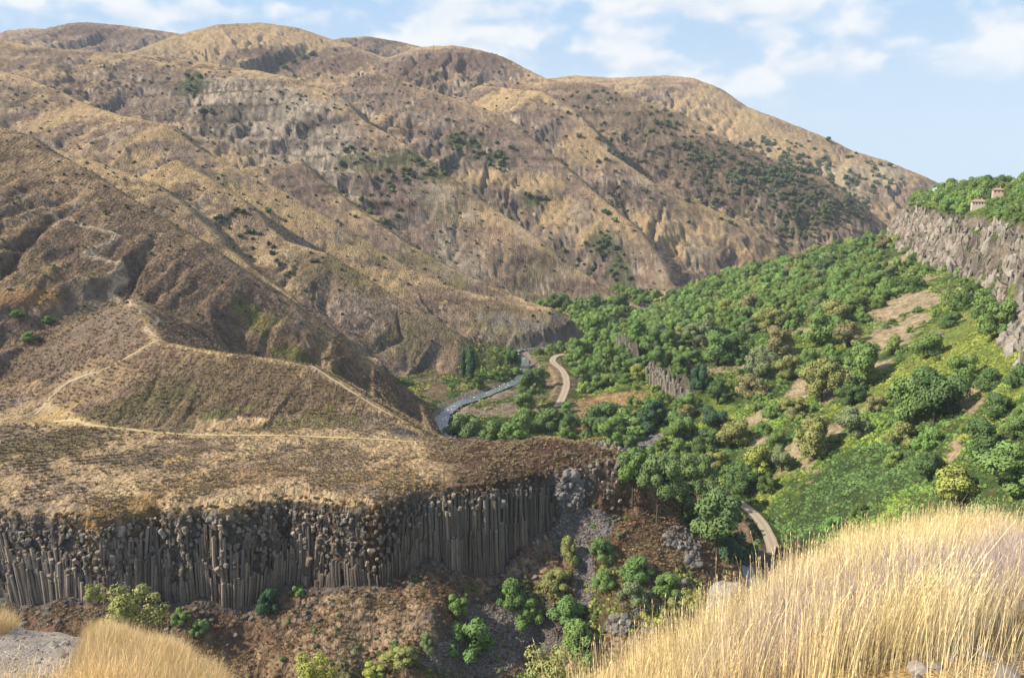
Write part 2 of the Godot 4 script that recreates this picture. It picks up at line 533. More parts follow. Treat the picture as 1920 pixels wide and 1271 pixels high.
func index_at(x: float, z: float) -> int:
	var i := clampi(roundi((atan2(x, -z) - A0) / DA), 0, NA - 1)
	var j := row_of(sqrt(x * x + z * z))
	return j * NA + i

func hit(u: float, v: float, from := 60.0) -> Vector3:
	# the ground that the ray through a pixel of the photograph meets
	var d := ray(u, v)
	var flat := sqrt(d.x * d.x + 1.0)
	var e := d.y / flat
	var fa := clampf((atan(d.x) - A0) / DA, 0.0, NA - 1.001)
	var i := int(fa)
	var f := fa - i
	var was := -1.0
	for j in range(row_of(from), nr):
		var h := lerpf(hh[j * NA + i], hh[j * NA + i + 1], f)
		var gap := h - e * radii[j]
		if gap > 0.0:
			var r := radii[j]
			if j > 0 and was < 0.0:
				r = lerpf(radii[j - 1], radii[j], -was / (gap - was)) if was > -1e9 else r
			return Vector3(d.x / flat * r, lerpf(hh[maxi(j - 1, 0) * NA + i], h, 1.0) if r == radii[j] else e * r, -r / flat)
		was = gap
	return Vector3(d.x * 2000.0, 0, -2000.0)

# ---------------------------------------------------------------- the ground's own colours
const GOLD := Vector3(0.53, 0.38, 0.205)
const TAN := Vector3(0.345, 0.24, 0.142)
const BROWN := Vector3(0.218, 0.158, 0.122)
const SOIL := Vector3(0.135, 0.090, 0.062)
const ROCK := Vector3(0.17, 0.145, 0.125)
const PALE := Vector3(0.40, 0.33, 0.25)
const OLIVE := Vector3(0.17, 0.155, 0.060)
const GREEN := Vector3(0.085, 0.135, 0.040)
const LUSH := Vector3(0.16, 0.24, 0.05)
const BARE := Vector3(0.52, 0.40, 0.255)
const BURNT := Vector3(0.135, 0.075, 0.050)
const STRAW := Vector3(0.52, 0.37, 0.16)

func colour_task(k: int):
	var oc := PackedColorArray()
	var on := PackedVector3Array()
	var ow := PackedFloat32Array()
	for j in range(k * 8, mini(k * 8 + 8, nr)):
		var r := radii[j]
		for i in NA:
			var at := j * NA + i
			var a := A0 + DA * i
			var x := r * sin(a)
			var z := -r * cos(a)
			var il := maxi(i - 1, 0)
			var ir := mini(i + 1, NA - 1)
			var jl := maxi(j - 1, 0)
			var jr := mini(j + 1, nr - 1)
			var gt := (hh[j * NA + ir] - hh[j * NA + il]) / (r * DA * (ir - il))      # along the tangent (cos a, sin a)
			var gr := (hh[jr * NA + i] - hh[jl * NA + i]) / (radii[jr] - radii[jl])     # along the radius (sin a, -cos a)
			var gx := gt * cos(a) + gr * sin(a)
			var gz := gt * sin(a) - gr * cos(a)
			var n := Vector3(-gx, 1.0, -gz).normalized()
			on.append(n)
			var zn := zone[at]
			var h := hh[at]
			var b := n_big.get_noise_2d(x, z)
			var m := n_mid.get_noise_2d(x, z)
			var f := n_fine.get_noise_2d(x * 1.3, z * 1.3)
			var c := BROWN
			var w := 0.0
			var d := crest[at]
			if zn < 100:
				var dry := 0.45 * exp(-d / 16.0) + 0.65 * smoothstep(-0.15, 0.45, b + 0.55 * m) + (0.18 if zn == 9 or zn == 12 else 0.0) + 0.50 * smoothstep(0.82, 0.94, n.y) - 0.10
				c = BROWN.lerp(TAN, clampf(dry * 1.3, 0.0, 1.0)).lerp(GOLD, smoothstep(0.50, 1.0, dry))
				c = c.lerp(SOIL, smoothstep(0.35, 0.9, carve[at]) * 0.45)
				c = c.lerp(OLIVE, 0.55 * smoothstep(0.12, 0.5, n_big.get_noise_2d(x * 2.3 + 700.0, z * 2.3) + 0.5 * f) * smoothstep(1600.0, 700.0, r))
				c = c.lerp(ROCK, smoothstep(0.72, 0.58, n.y) * 0.75)
				c = c.lerp(PALE, 0.7 * smoothstep(0.25, 0.55, n_mid.get_noise_2d(x * 0.6 + 300.0, z * 0.6) + 0.5 * f) * smoothstep(0.90, 0.74, n.y))
				var px := 960.0 + x / -z * FOC * 0.98
				if zn == 4 and px < 720.0:
					# beds of the stratified face
					var s := n_fine.get_noise_2d(h * 0.75, x * 0.012) + 0.25 * f + 0.2 * m
					c = c.lerp(PALE.lerp(Vector3(0.105, 0.09, 0.085), smoothstep(-0.05, 0.25, s)), 0.75 * smoothstep(10.0, 35.0, d) * smoothstep(190.0, 130.0, d) * smoothstep(360.0, 430.0, px) * smoothstep(720.0, 650.0, px))
				if zn == 0 or zn == 1:
					c = c.lerp(Vector3(0.17, 0.115, 0.078), 0.6)
				if zn == 1 and d < 2.5:
					c = c.lerp(STRAW, 0.6)
				if zn == 8:
					c = c.lerp(Vector3(0.16, 0.115, 0.075), 0.5)
				# beds that run level round the hills
				c *= 1.0 + 0.45 * f + 0.3 * m + (0.35 + 0.7 * smoothstep(0.0, 0.35, n_big.get_noise_2d(x * 1.7 + 300.0, z * 1.7))) * n_fine.get_noise_2d(h * 0.55 + 0.02 * x, 40.0 + r * 0.002) * smoothstep(500.0, 900.0, r)
			elif zn == 200:
				c = Vector3(0.47, 0.335, 0.19).lerp(Vector3(0.25, 0.185, 0.135), smoothstep(-0.25, 0.3, m + 0.5 * f + 0.4 * b))
				c = c.lerp(Vector3(0.13, 0.085, 0.055), smoothstep(-34.0, -14.0, x + 8.0 * m))
				c *= 1.0 + 0.4 * f
			elif zn == 201:
				c = Vector3(0.20, 0.135, 0.085).lerp(Vector3(0.32, 0.225, 0.14), smoothstep(-0.2, 0.35, m + 0.6 * f))
				c = c.lerp(BURNT, smoothstep(0.0, 0.35, n_mid.get_noise_2d(x * 0.8 + 90.0, z * 0.8)) * 0.7)
				if d < 6.5:
					c = ROCK * 0.8
				c *= 1.0 + 0.4 * f
			elif zn == 202:
				var bare := smoothstep(0.16, 0.30, n_mid.get_noise_2d(x * 0.55 + 40.0, z * 0.55) + 0.25 * f - 0.5 * absf(d - 0.35))
				c = GREEN.lerp(LUSH, smoothstep(-0.3, 0.4, m + 0.4 * b) * 0.8)
				c = c.lerp(OLIVE, 0.5 * smoothstep(0.0, 0.4, f))
				c = c.lerp(BARE, bare)
				w = 1.0 - bare
				c = c.lerp(ROCK, smoothstep(0.70, 0.5, n.y))
			elif zn == 203:
				c = ROCK.lerp(PALE, smoothstep(-0.2, 0.5, n_fine.get_noise_2d(x * 1.1, h * 0.3 + z) + 0.6 * m))
				c = c.lerp(OLIVE, 0.7 * smoothstep(0.80, 0.93, n.y))
			elif zn == 204:
				c = GREEN.lerp(LUSH, 0.4 + 0.5 * m).lerp(OLIVE, 0.3)
				w = 1.0
			elif zn == 205:
				c = Vector3(0.30, 0.25, 0.19) if d < 10.0 else GREEN.lerp(OLIVE, smoothstep(-0.2, 0.3, m))
				if d >= 10.0:
					w = 1.0
					c = c.lerp(Vector3(0.27, 0.21, 0.14), smoothstep(0.05, 0.25, n_mid.get_noise_2d(x * 1.5, z * 1.5 + 50.0)))
				if d < 5.0:
					c = Vector3(0.10, 0.09, 0.075)
			else:
				c = STRAW.lerp(BROWN, 0.35 + 0.4 * f) if r < 45.0 else Vector3(0.20, 0.16, 0.07)
			var lum := (c.x + c.y + c.z) / 3.0
			if zn < 202:
				c = c.lerp(Vector3(lum, lum, lum), 0.03) * 1.75
			else:
				c *= 1.25
			c *= minf(1.0, 0.78 / maxf(c.x, 0.01))
			oc.append(Color(maxf(c.x, 0.01), maxf(c.y, 0.01), maxf(c.z, 0.005)))
			ow.append(w)
	slots[k] = [oc, on, ow]

func colour_terrain():
	var blocks := ceili(nr / 8.0)
	slots.clear()
	slots.resize(blocks)
	var id := WorkerThreadPool.add_group_task(colour_task, blocks, -1, true)
	WorkerThreadPool.wait_for_group_task_completion(id)
	for s in slots:
		cols.append_array(s[0])
		norm.append_array(s[1])
		wet.append_array(s[2])

func patch(u: float, v: float, ru: float, rv: float, c: Vector3, strength := 0.9, lush := -1.0, ragged := 0.7, from := 60.0):
	# a patch of ground of another kind, laid where the photograph shows it
	var p0 := hit(u, v - rv, from)
	var p1 := hit(u, v + rv, from)
	var pc := hit(u, v, from)
	var r0 := Vector2(p0.x, p0.z).length()
	var r1 := Vector2(p1.x, p1.z).length()
	var rc := Vector2(pc.x, pc.z).length()
	var far := maxf(r0 - rc, 0.5)
	var nearr := maxf(rc - r1, 0.5)
	if far > 6.0 * nearr:
		far = nearr * 1.5
	var ac := atan2(pc.x, -pc.z)
	var wa := ru / FOC
	var j0 := row_of(rc - nearr * 1.6)
	var j1 := row_of(rc + far * 1.6)
	var i0 := clampi(int((ac - wa * 1.6 - A0) / DA), 0, NA - 1)
	var i1 := clampi(int((ac + wa * 1.6 - A0) / DA), 0, NA - 1)
	for j in range(j0, j1 + 1):
		var dr := radii[j] - rc
		var q := dr / far if dr > 0.0 else dr / nearr
		for i in range(i0, i1 + 1):
			var p := (A0 + DA * i - ac) / wa
			var x := radii[j] * sin(A0 + DA * i)
			var z := -radii[j] * cos(A0 + DA * i)
			var e := sqrt(p * p + q * q) + ragged * (0.7 * n_mid.get_noise_2d(x * 2.0, z * 2.0) + 0.6 * n_fine.get_noise_2d(x, z))
			var s := strength * smoothstep(1.12, 0.72, e)
			if s <= 0.0:
				continue
			var at := j * NA + i
			var g := 1.0 + 0.3 * n_fine.get_noise_2d(x * 1.7 + 30.0, z * 1.7)
			var o := cols[at]
			g *= 1.5
			g = minf(g, 0.78 / maxf(c.x, c.y))
			cols[at] = o.lerp(Color(c.x * g, c.y * g, c.z * g), s)
			if lush >= 0.0:
				wet[at] = lerpf(wet[at], lush, s)

func stroke(pts: Array, wide: float, c: Vector3, strength := 0.9):
	# a worn track: the ground along a line of pixels takes another colour, wide metres across
	for k in pts.size() - 1:
		var a := hit(pts[k][0], pts[k][1])
		var b := hit(pts[k + 1][0], pts[k + 1][1])
		var n := int(a.distance_to(b) / (wide * 0.5)) + 1
		if n > 400:
			continue
		for s in n:
			var p := a.lerp(b, float(s) / n)
			p.x += wide * 0.8 * n_fine.get_noise_2d(p.x, p.z)
			var r := Vector2(p.x, p.z).length()
			var ac := atan2(p.x, -p.z)
			var j0 := row_of(r - wide)
			var j1 := row_of(r + wide) + 1
			var i0 := clampi(int((ac - wide / r - A0) / DA), 0, NA - 1)
			var i1 := clampi(int((ac + wide / r - A0) / DA) + 1, 0, NA - 1)
			for j in range(j0, j1 + 1):
				for i in range(i0, i1 + 1):
					var dx := radii[j] * sin(A0 + DA * i) - p.x
					var dz := -radii[j] * cos(A0 + DA * i) - p.z
					var s2 := strength * smoothstep(wide, wide * 0.3, sqrt(dx * dx + dz * dz))
					if s2 > 0.0:
						cols[j * NA + i] = cols[j * NA + i].lerp(Color(c.x * 1.5, c.y * 1.5, c.z * 1.5), s2 * 0.85)

func grain(seed_: int, freq: float, lo: float, hi: float, kind := FastNoiseLite.TYPE_SIMPLEX_SMOOTH, size := 1024, octaves := 5, pow_ := 1.0) -> ImageTexture:
	var n := FastNoiseLite.new()
	n.seed = seed_
	n.noise_type = kind
	n.frequency = freq
	n.fractal_octaves = octaves
	n.fractal_gain = 0.6
	var im := n.get_seamless_image(size, size, false, false, 0.12, true)
	im.convert(Image.FORMAT_RGB8)
	var data := im.get_data()
	for k in range(0, data.size(), 3):
		var t := pow(data[k] / 255.0, pow_)
		var b := int(255.0 * lerpf(lo, hi, t))
		data[k] = b
		data[k + 1] = b
		data[k + 2] = b
	return ImageTexture.create_from_image(Image.create_from_data(size, size, false, Image.FORMAT_RGB8, data))

func ground_material() -> StandardMaterial3D:
	var m := StandardMaterial3D.new()
	m.resource_name = "hill_ground"
	m.vertex_color_use_as_albedo = true
	m.roughness = 1.0
	m.metallic_specular = 0.15
	m.uv1_triplanar = true
	m.uv1_world_triplanar = true
	m.uv1_scale = Vector3.ONE / 53.0
	m.albedo_texture = grain(3, 0.030, 0.34, 1.0, FastNoiseLite.TYPE_SIMPLEX_SMOOTH, 1024, 5, 0.55)
	m.heightmap_enabled = true
	m.heightmap_texture = grain(9, 0.022, 0.0, 1.0)
	m.heightmap_scale = 150.0
	m.uv2_triplanar = true
	m.uv2_world_triplanar = true
	m.uv2_scale = Vector3.ONE / 171.0
	m.detail_enabled = true
	m.detail_blend_mode = BaseMaterial3D.BLEND_MODE_MUL
	m.detail_albedo = grain(17, 0.02, 0.50, 1.0, FastNoiseLite.TYPE_SIMPLEX_SMOOTH, 1024, 6, 0.7)
	m.detail_uv_layer = BaseMaterial3D.DETAIL_UV_2
	return m

func fan(j0: int, j1: int) -> ArrayMesh:
	var v := PackedVector3Array()
	var rows := j1 - j0 + 1
	v.resize(rows * NA)
	for j in rows:
		var r := radii[j0 + j]
		for i in NA:
			var a := A0 + DA * i
			v[j * NA + i] = Vector3(r * sin(a), hh[(j0 + j) * NA + i], -r * cos(a))
	var idx := PackedInt32Array()
	idx.resize((rows - 1) * (NA - 1) * 6)
	var at := 0
	for j in rows - 1:
		for i in NA - 1:
			var k := j * NA + i
			idx[at] = k
			idx[at + 1] = k + NA
			idx[at + 2] = k + 1
			idx[at + 3] = k + 1
			idx[at + 4] = k + NA
			idx[at + 5] = k + NA + 1
			at += 6
	var arr := []
	arr.resize(Mesh.ARRAY_MAX)
	arr[Mesh.ARRAY_VERTEX] = v
	arr[Mesh.ARRAY_NORMAL] = norm.slice(j0 * NA, (j1 + 1) * NA)
	arr[Mesh.ARRAY_COLOR] = cols.slice(j0 * NA, (j1 + 1) * NA)
	arr[Mesh.ARRAY_INDEX] = idx
	var m := ArrayMesh.new()
	m.add_surface_from_arrays(Mesh.PRIMITIVE_TRIANGLES, arr)
	return m

func terrain_mesh():
	paint()
	var mat := ground_material()
	var cut := row_of(45.0)
	var g := MeshInstance3D.new()
	g.name = "hills"
	g.mesh = fan(cut, nr - 1)
	g.material_override = mat
	g.set_meta("kind", "structure")
	g.set_meta("label", "dry brown hills and the river gorge between them")
	add_child(g, true)
	var near := MeshInstance3D.new()
	near.name = "ground"
	near.mesh = fan(0, cut)
	var nm := StandardMaterial3D.new()
	nm.resource_name = "spur_earth"
	nm.vertex_color_use_as_albedo = true
	nm.roughness = 1.0
	nm.metallic_specular = 0.15
	nm.uv1_triplanar = true
	nm.uv1_world_triplanar = true
	nm.uv1_scale = Vector3.ONE / 1.7
	nm.albedo_texture = grain(41, 0.02, 0.6, 1.0)
	nm.heightmap_enabled = true
	nm.heightmap_texture = grain(43, 0.03, 0.0, 1.0)
	nm.heightmap_scale = 5.0
	near.material_override = nm
	near.set_meta("kind", "structure")
	near.set_meta("label", "steep earth of the grassy spur in front")
	add_child(near, true)

# ---------------------------------------------------------------- patches of other ground
var path_poly := PackedVector2Array()

func paint():
	for q in [[330, 325, 130, 26], [470, 372, 120, 24], [570, 408, 90, 20], [300, 250, 90, 16], [120, 215, 90, 18], [640, 470, 60, 16], [700, 515, 60, 14], [240, 300, 60, 20], [420, 300, 60, 20]]:
		patch(q[0], q[1], q[2], q[3], GOLD, 0.75)
	for q in [[470, 72, 150, 22], [330, 84, 60, 14], [900, 200, 50, 14], [1090, 280, 40, 40], [1200, 420, 110, 22], [1340, 440, 90, 10], [1380, 412, 90, 6], [1000, 345, 60, 20], [900, 330, 50, 16], [1050, 400, 45, 30], [1110, 440, 35, 30]]:
		patch(q[0], q[1], q[2], q[3], GOLD, 0.8)
	for q in [[1300, 210, 70, 25], [1380, 235, 80, 25], [1480, 270, 90, 28], [1580, 310, 70, 25], [1340, 170, 50, 14]]:
		patch(q[0], q[1], q[2], q[3], Vector3(0.50, 0.36, 0.20), 0.8)
	for q in [[1590, 345, 35, 22], [1630, 330, 45, 20], [1665, 320, 30, 16], [1560, 325, 22, 14]]:
		patch(q[0], q[1], q[2], q[3], Vector3(0.52, 0.43, 0.28), 0.8, -1.0, 1.1)
	# darker, scrubby faces
	for q in [[560, 110, 90, 18], [640, 120, 70, 22], [480, 100, 60, 16], [880, 120, 90, 26], [780, 130, 70, 22], [200, 65, 90, 12], [120, 60, 70, 10], [285, 52, 35, 6], [690, 74, 60, 5]]:
		patch(q[0], q[1], q[2], q[3], Vector3(0.165, 0.11, 0.085), 0.75)
	for q in [[1290, 300, 60, 40], [1380, 350, 70, 40], [1450, 350, 70, 30], [1530, 400, 60, 40], [1200, 230, 60, 30]]:
		patch(q[0], q[1], q[2], q[3], Vector3(0.14, 0.11, 0.075), 0.6)
	for q in [[420, 215, 60, 24], [350, 160, 30, 20], [430, 245, 40, 12]]:
		patch(q[0], q[1], q[2], q[3], Vector3(0.11, 0.095, 0.075), 0.7)
	# beds of pale and dark rock on the stratified face
	for q in [[520, 225, 110, 9], [560, 212, 90, 6], [600, 240, 70, 5], [490, 262, 60, 8], [510, 300, 60, 10]]:
		patch(q[0], q[1], q[2], q[3], PALE, 0.7, -1.0, 0.9)
	for q in [[540, 236, 120, 4], [420, 240, 30, 6], [600, 232, 60, 3]]:
		patch(q[0], q[1], q[2], q[3], Vector3(0.085, 0.075, 0.072), 0.85, -1.0, 0.8)
	for q in [[800, 355, 40, 40], [840, 470, 24, 50], [880, 500, 20, 40], [1090, 400, 20, 30], [1240, 500, 12, 40], [1300, 470, 16, 30], [640, 190, 30, 8]]:
		patch(q[0], q[1], q[2], q[3], PALE, 0.55, -1.0, 1.2)
	for q in [[1000, 612, 60, 12], [940, 600, 40, 12], [1050, 600, 30, 8]]:
		patch(q[0], q[1], q[2], q[3], Vector3(0.24, 0.21, 0.18), 0.8, -1.0, 1.2)
	patch(50, 560, 60, 22, Vector3(0.36, 0.215, 0.095), 0.8)
	for q in [[480, 600, 40, 26], [555, 668, 40, 18], [620, 700, 30, 14], [860, 534, 18, 6], [690, 316, 30, 5], [1000, 372, 16, 8]]:
		patch(q[0], q[1], q[2], q[3], Vector3(0.20, 0.20, 0.055), 0.7)
	for q in [[210, 600, 30, 60], [150, 590, 26, 70], [250, 600, 16, 40], [110, 680, 20, 50], [50, 380, 40, 30]]:
		patch(q[0], q[1], q[2], q[3], Vector3(0.26, 0.20, 0.145), 0.6, -1.0, 1.0)
	# green gullies
	for q in [[1130, 460, 30, 30], [1160, 500, 22, 26], [870, 268, 40, 14], [920, 295, 36, 12], [1010, 375, 24, 10], [760, 300, 60, 16], [820, 330, 40, 12], [660, 300, 30, 10], [1160, 540, 30, 18], [360, 160, 26, 24]]:
		patch(q[0], q[1], q[2], q[3], Vector3(0.075, 0.10, 0.04), 0.75, 0.45, 0.9)
	# the terraced slope and the plateau
	patch(360, 740, 210, 55, Vector3(0.185, 0.135, 0.085), 0.8)
	patch(240, 770, 130, 30, Vector3(0.165, 0.145, 0.075), 0.7)
	patch(560, 792, 120, 14, Vector3(0.175, 0.165, 0.065), 0.7)
	patch(420, 775, 60, 10, Vector3(0.17, 0.18, 0.06), 0.6)
	patch(90, 835, 110, 26, Vector3(0.165, 0.135, 0.07), 0.75)
	patch(300, 850, 120, 18, Vector3(0.19, 0.14, 0.10), 0.7)
	patch(590, 860, 140, 18, Vector3(0.20, 0.145, 0.105), 0.6)
	patch(330, 862, 30, 7, STRAW, 0.8)
	patch(230, 960, 60, 34, Vector3(0.33, 0.205, 0.085), 0.85)
	patch(420, 900, 160, 20, Vector3(0.36, 0.23, 0.105), 0.6)
	patch(700, 895, 120, 20, Vector3(0.36, 0.23, 0.105), 0.7)
	patch(960, 845, 150, 26, Vector3(0.105, 0.062, 0.045), 0.9)
	patch(1050, 822, 80, 8, Vector3(0.17, 0.095, 0.06), 0.8)
	patch(870, 828, 60, 7, Vector3(0.16, 0.10, 0.07), 0.7)
	patch(1100, 860, 60, 18, Vector3(0.12, 0.085, 0.06), 0.8)
	patch(105, 775, 40, 10, STRAW, 0.7)
	# the talus under the rock wall
	patch(960, 1000, 60, 50, BURNT, 0.8)
	patch(1150, 990, 60, 50, BURNT, 0.75)
	patch(1230, 1030, 50, 40, Vector3(0.20, 0.13, 0.08), 0.7)
	for q in [[1100, 985, 52, 32], [1060, 1010, 28, 40], [1096, 1080, 20, 62], [960, 1180, 120, 60], [880, 1230, 90, 40], [1270, 1010, 24, 20], [1300, 1035, 14, 30], [1070, 925, 26, 32]]:
		patch(q[0], q[1], q[2], q[3], Vector3(0.155, 0.135, 0.125), 0.9, 0.0, 0.6)
	for q in [[600, 1190, 150, 30], [520, 1150, 80, 22], [680, 1120, 90, 26]]:
		patch(q[0], q[1], q[2], q[3], Vector3(0.25, 0.165, 0.095), 0.6)
	for q in [[620, 1080, 110, 12], [430, 1110, 50, 16], [740, 1090, 60, 10]]:
		patch(q[0], q[1], q[2], q[3], Vector3(0.20, 0.10, 0.045), 0.75)
	for q in [[1180, 1120, 120, 60], [1010, 1130, 60, 50], [700, 1250, 200, 25], [1300, 1100, 50, 40]]:
		patch(q[0], q[1], q[2], q[3], Vector3(0.085, 0.115, 0.035), 0.6, 0.7, 1.1)
	# the valley floor
	for q in [[925, 742, 50, 10], [880, 772, 40, 8], [960, 768, 60, 12], [1005, 700, 16, 22], [830, 780, 22, 8]]:
		patch(q[0], q[1], q[2], q[3], Vector3(0.34, 0.27, 0.20), 0.85, 0.0, 0.8)
	patch(930, 690, 60, 30, Vector3(0.09, 0.125, 0.035), 0.85, 1.0)
	patch(930, 655, 40, 12, Vector3(0.09, 0.12, 0.035), 0.8, 1.0)
	patch(820, 735, 22, 22, Vector3(0.28, 0.20, 0.13), 0.8, 0.0)
	patch(1040, 715, 22, 40, Vector3(0.34, 0.24, 0.15), 0.85, 0.0)
	patch(1090, 690, 24, 16, Vector3(0.33, 0.26, 0.18), 0.7, 0.1)
	patch(1140, 752, 85, 16, Vector3(0.42, 0.275, 0.135), 0.9, 0.0)
	patch(1085, 785, 26, 26, Vector3(0.40, 0.27, 0.14), 0.85, 0.0)
	# the right-hand slope
	for q in [[1700, 572, 62, 22], [1668, 634, 50, 26], [1490, 752, 26, 20], [1436, 776, 44, 13], [1556, 735, 16, 26], [1790, 845, 14, 22], [1467, 508, 26, 7], [1640, 690, 30, 12], [1590, 700, 20, 12], [1500, 720, 16, 16], [1720, 600, 30, 12], [1835, 545, 40, 8], [1420, 830, 20, 10], [1690, 488, 20, 8]]:
		patch(q[0], q[1], q[2], q[3], BARE, 0.92, 0.0, 0.7)
	for q in [[1800, 640, 80, 60], [1730, 705, 90, 36], [1660, 735, 40, 20], [1870, 690, 40, 40], [1900, 742, 30, 12], [1560, 640, 60, 20], [1500, 690, 60, 16], [1600, 760, 60, 16], [1345, 790, 30, 50], [1470, 940, 60, 60], [1820, 690, 50, 40]]:
		patch(q[0], q[1], q[2], q[3], Vector3(0.20, 0.26, 0.060), 0.9, 0.62, 0.7)
	for q in [[1830, 640, 24, 10], [1780, 660, 30, 8], [1740, 705, 36, 8], [1905, 745, 30, 8], [1850, 600, 20, 10]]:
		patch(q[0], q[1], q[2], q[3], Vector3(0.26, 0.265, 0.06), 0.75, 0.5, 0.9)
	for q in [[1560, 930, 170, 60], [1620, 880, 120, 40], [1400, 1000, 40, 40], [1500, 980, 120, 40], [1700, 890, 60, 30]]:
		patch(q[0], q[1], q[2], q[3], Vector3(0.064, 0.098, 0.034), 0.85, 0.64, 0.8)
	patch(1400, 985, 22, 40, Vector3(0.24, 0.17, 0.12), 0.85, 0.0, 0.5)
	patch(1215, 828, 34, 14, Vector3(0.27, 0.25, 0.24), 0.9, 0.0, 0.9)
	patch(1680, 420, 14, 30, Vector3(0.48, 0.46, 0.46), 0.7, 0.0, 0.9)
	# worn tracks
	var track := Vector3(0.50, 0.38, 0.25)
	stroke([[100, 425], [140, 385], [160, 378]], 1.6, track, 0.9)
	stroke([[100, 403], [143, 420], [190, 432], [219, 439], [205, 455], [158, 479], [185, 484], [230, 494], [228, 500], [200, 513], [215, 517], [238, 523], [232, 530], [205, 552], [222, 562], [245, 572], [278, 585], [297, 597], [292, 608], [272, 618], [285, 628], [301, 636]], 1.8, Vector3(0.50, 0.385, 0.27), 1.0)
	stroke([[250, 572], [262, 565], [275, 577], [262, 588], [285, 600]], 1.3, track, 0.6)
	stroke([[301, 638], [270, 652], [235, 672], [200, 690], [165, 702], [130, 715], [95, 745], [60, 780]], 3.2, Vector3(0.46, 0.34, 0.20), 0.9)
	stroke([[340, 651], [400, 658], [460, 667], [520, 675], [580, 687], [600, 700]], 1.6, Vector3(0.46, 0.34, 0.22), 0.8)
	stroke([[600, 700], [640, 722], [690, 755], [760, 795]], 1.4, Vector3(0.36, 0.25, 0.16), 0.6)
	stroke([[100, 790], [180, 800], [260, 808], [350, 815], [450, 817], [550, 817], [640, 821], [720, 824], [775, 828]], 3.0, Vector3(0.52, 0.38, 0.18), 0.8)
	stroke([[830, 345], [930, 400], [1040, 445], [1085, 470]], 1.6, Vector3(0.45, 0.34, 0.2), 0.4)
	stroke([[1160, 384], [1230, 398], [1300, 410], [1380, 416], [1440, 414]], 3.0, Vector3(0.5, 0.37, 0.21), 0.7)
	stroke([[80, 268], [150, 275], [240, 290]], 2.0, track, 0.6)
	for k in 9:
		# narrow cattle paths across the talus
		var y := 1112.0 + k * 17.0
		stroke([[470 + k * 12, y + 10], [560, y], [640, y + 9], [720, y - 2], [790 + k * 6, y + 8]], 0.8, Vector3(0.40, 0.29, 0.19), 0.9)
	# trodden earth on the near knoll, on the left
	for q in [[-260, 1330], [-120, 1215], [0, 1190], [90, 1166], [168, 1144], [190, 1150], [186, 1185], [160, 1240], [130, 1360]]:
		var p := hit(q[0], q[1], 1.9)
		path_poly.append(Vector2(p.x, p.z))
	for j in row_of(45.0):
		for i in NA:
			var a := A0 + DA * i
			var x := radii[j] * sin(a)
			var z := -radii[j] * cos(a)
			var e := Vector2(x + 0.25 * n_fine.get_noise_2d(x * 6.0, z * 6.0), z + 0.25 * n_fine.get_noise_2d(x * 6.0, z * 6.0 + 9.0))
			if Geometry2D.is_point_in_polygon(e, path_poly):
				var g := 1.0 + 0.35 * n_fine.get_noise_2d(x * 9.0, z * 9.0)
				cols[j * NA + i] = Color(0.50 * g, 0.43 * g, 0.365 * g)

# ---------------------------------------------------------------- kit: meshes, materials, naming
func numbered(called: String) -> String:
	var n: int = names.get(called, 0)
	names[called] = n + 1
	return called if n == 0 else "%s_%03d" % [called, n]

func thing(called: String, label: String, category: String, at: Vector3, turn := 0.0, group := "") -> Node3D:
	var o := Node3D.new()
	o.name = numbered(called)
	add_child(o, true)
	o.position = at
	o.rotation.y = turn
	o.set_meta("label", label)
	o.set_meta("category", category)
	if group != "":
		o.set_meta("group", group)
	return o

func put(called: String, mesh: Mesh, mat: Material, parent: Node3D) -> MeshInstance3D:
	var o := MeshInstance3D.new()
	o.name = called
	o.mesh = mesh
	o.material_override = mat
	parent.add_child(o, true)
	return o

func mass(called: String, mesh: Mesh, mat: Material, where: Array, tint: PackedColorArray, parent: Node3D, label := "") -> MultiMeshInstance3D:
	var mm := MultiMesh.new()
	mm.transform_format = MultiMesh.TRANSFORM_3D
	mm.use_colors = true
	mm.mesh = mesh
	mm.instance_count = where.size()
	for i in where.size():
		var t: Transform3D = where[i]
		mm.set_instance_transform(i, t)
		mm.set_instance_color(i, tint[i])
	var o := MultiMeshInstance3D.new()
	o.name = called
	o.multimesh = mm
	o.material_override = mat
	parent.add_child(o, true)
	o.set_meta("kind", "stuff")
	if label != "":
		o.set_meta("label", label)
	return o

func leaf_material(called: String, c: Color, through := 0.25) -> StandardMaterial3D:
	var m := StandardMaterial3D.new()
	m.resource_name = called
	m.albedo_color = c.linear_to_srgb()
	m.vertex_color_use_as_albedo = true
	m.roughness = 0.75
	m.metallic_specular = 0.25
	m.cull_mode = BaseMaterial3D.CULL_DISABLED
	m.backlight_enabled = through > 0.0
	m.backlight = Color(through, through, through * 0.6)
	return m

func plain_material(called: String, c: Color, rough := 0.9) -> StandardMaterial3D:
	var m := StandardMaterial3D.new()
	m.resource_name = called
	m.albedo_color = c.linear_to_srgb()
	m.vertex_color_use_as_albedo = true
	m.roughness = rough
	m.metallic_specular = 0.25
	return m

func rock_material(called: String, c: Color, tile: float, relief: float) -> StandardMaterial3D:
	var m := plain_material(called, c, 0.95)
	m.uv1_triplanar = true
	m.uv1_world_triplanar = true
	m.uv1_scale = Vector3.ONE / tile
	m.albedo_texture = rock_grain
	m.heightmap_enabled = true
	m.heightmap_texture = rock_grain
	m.heightmap_scale = relief
	return m

var rock_grain: ImageTexture

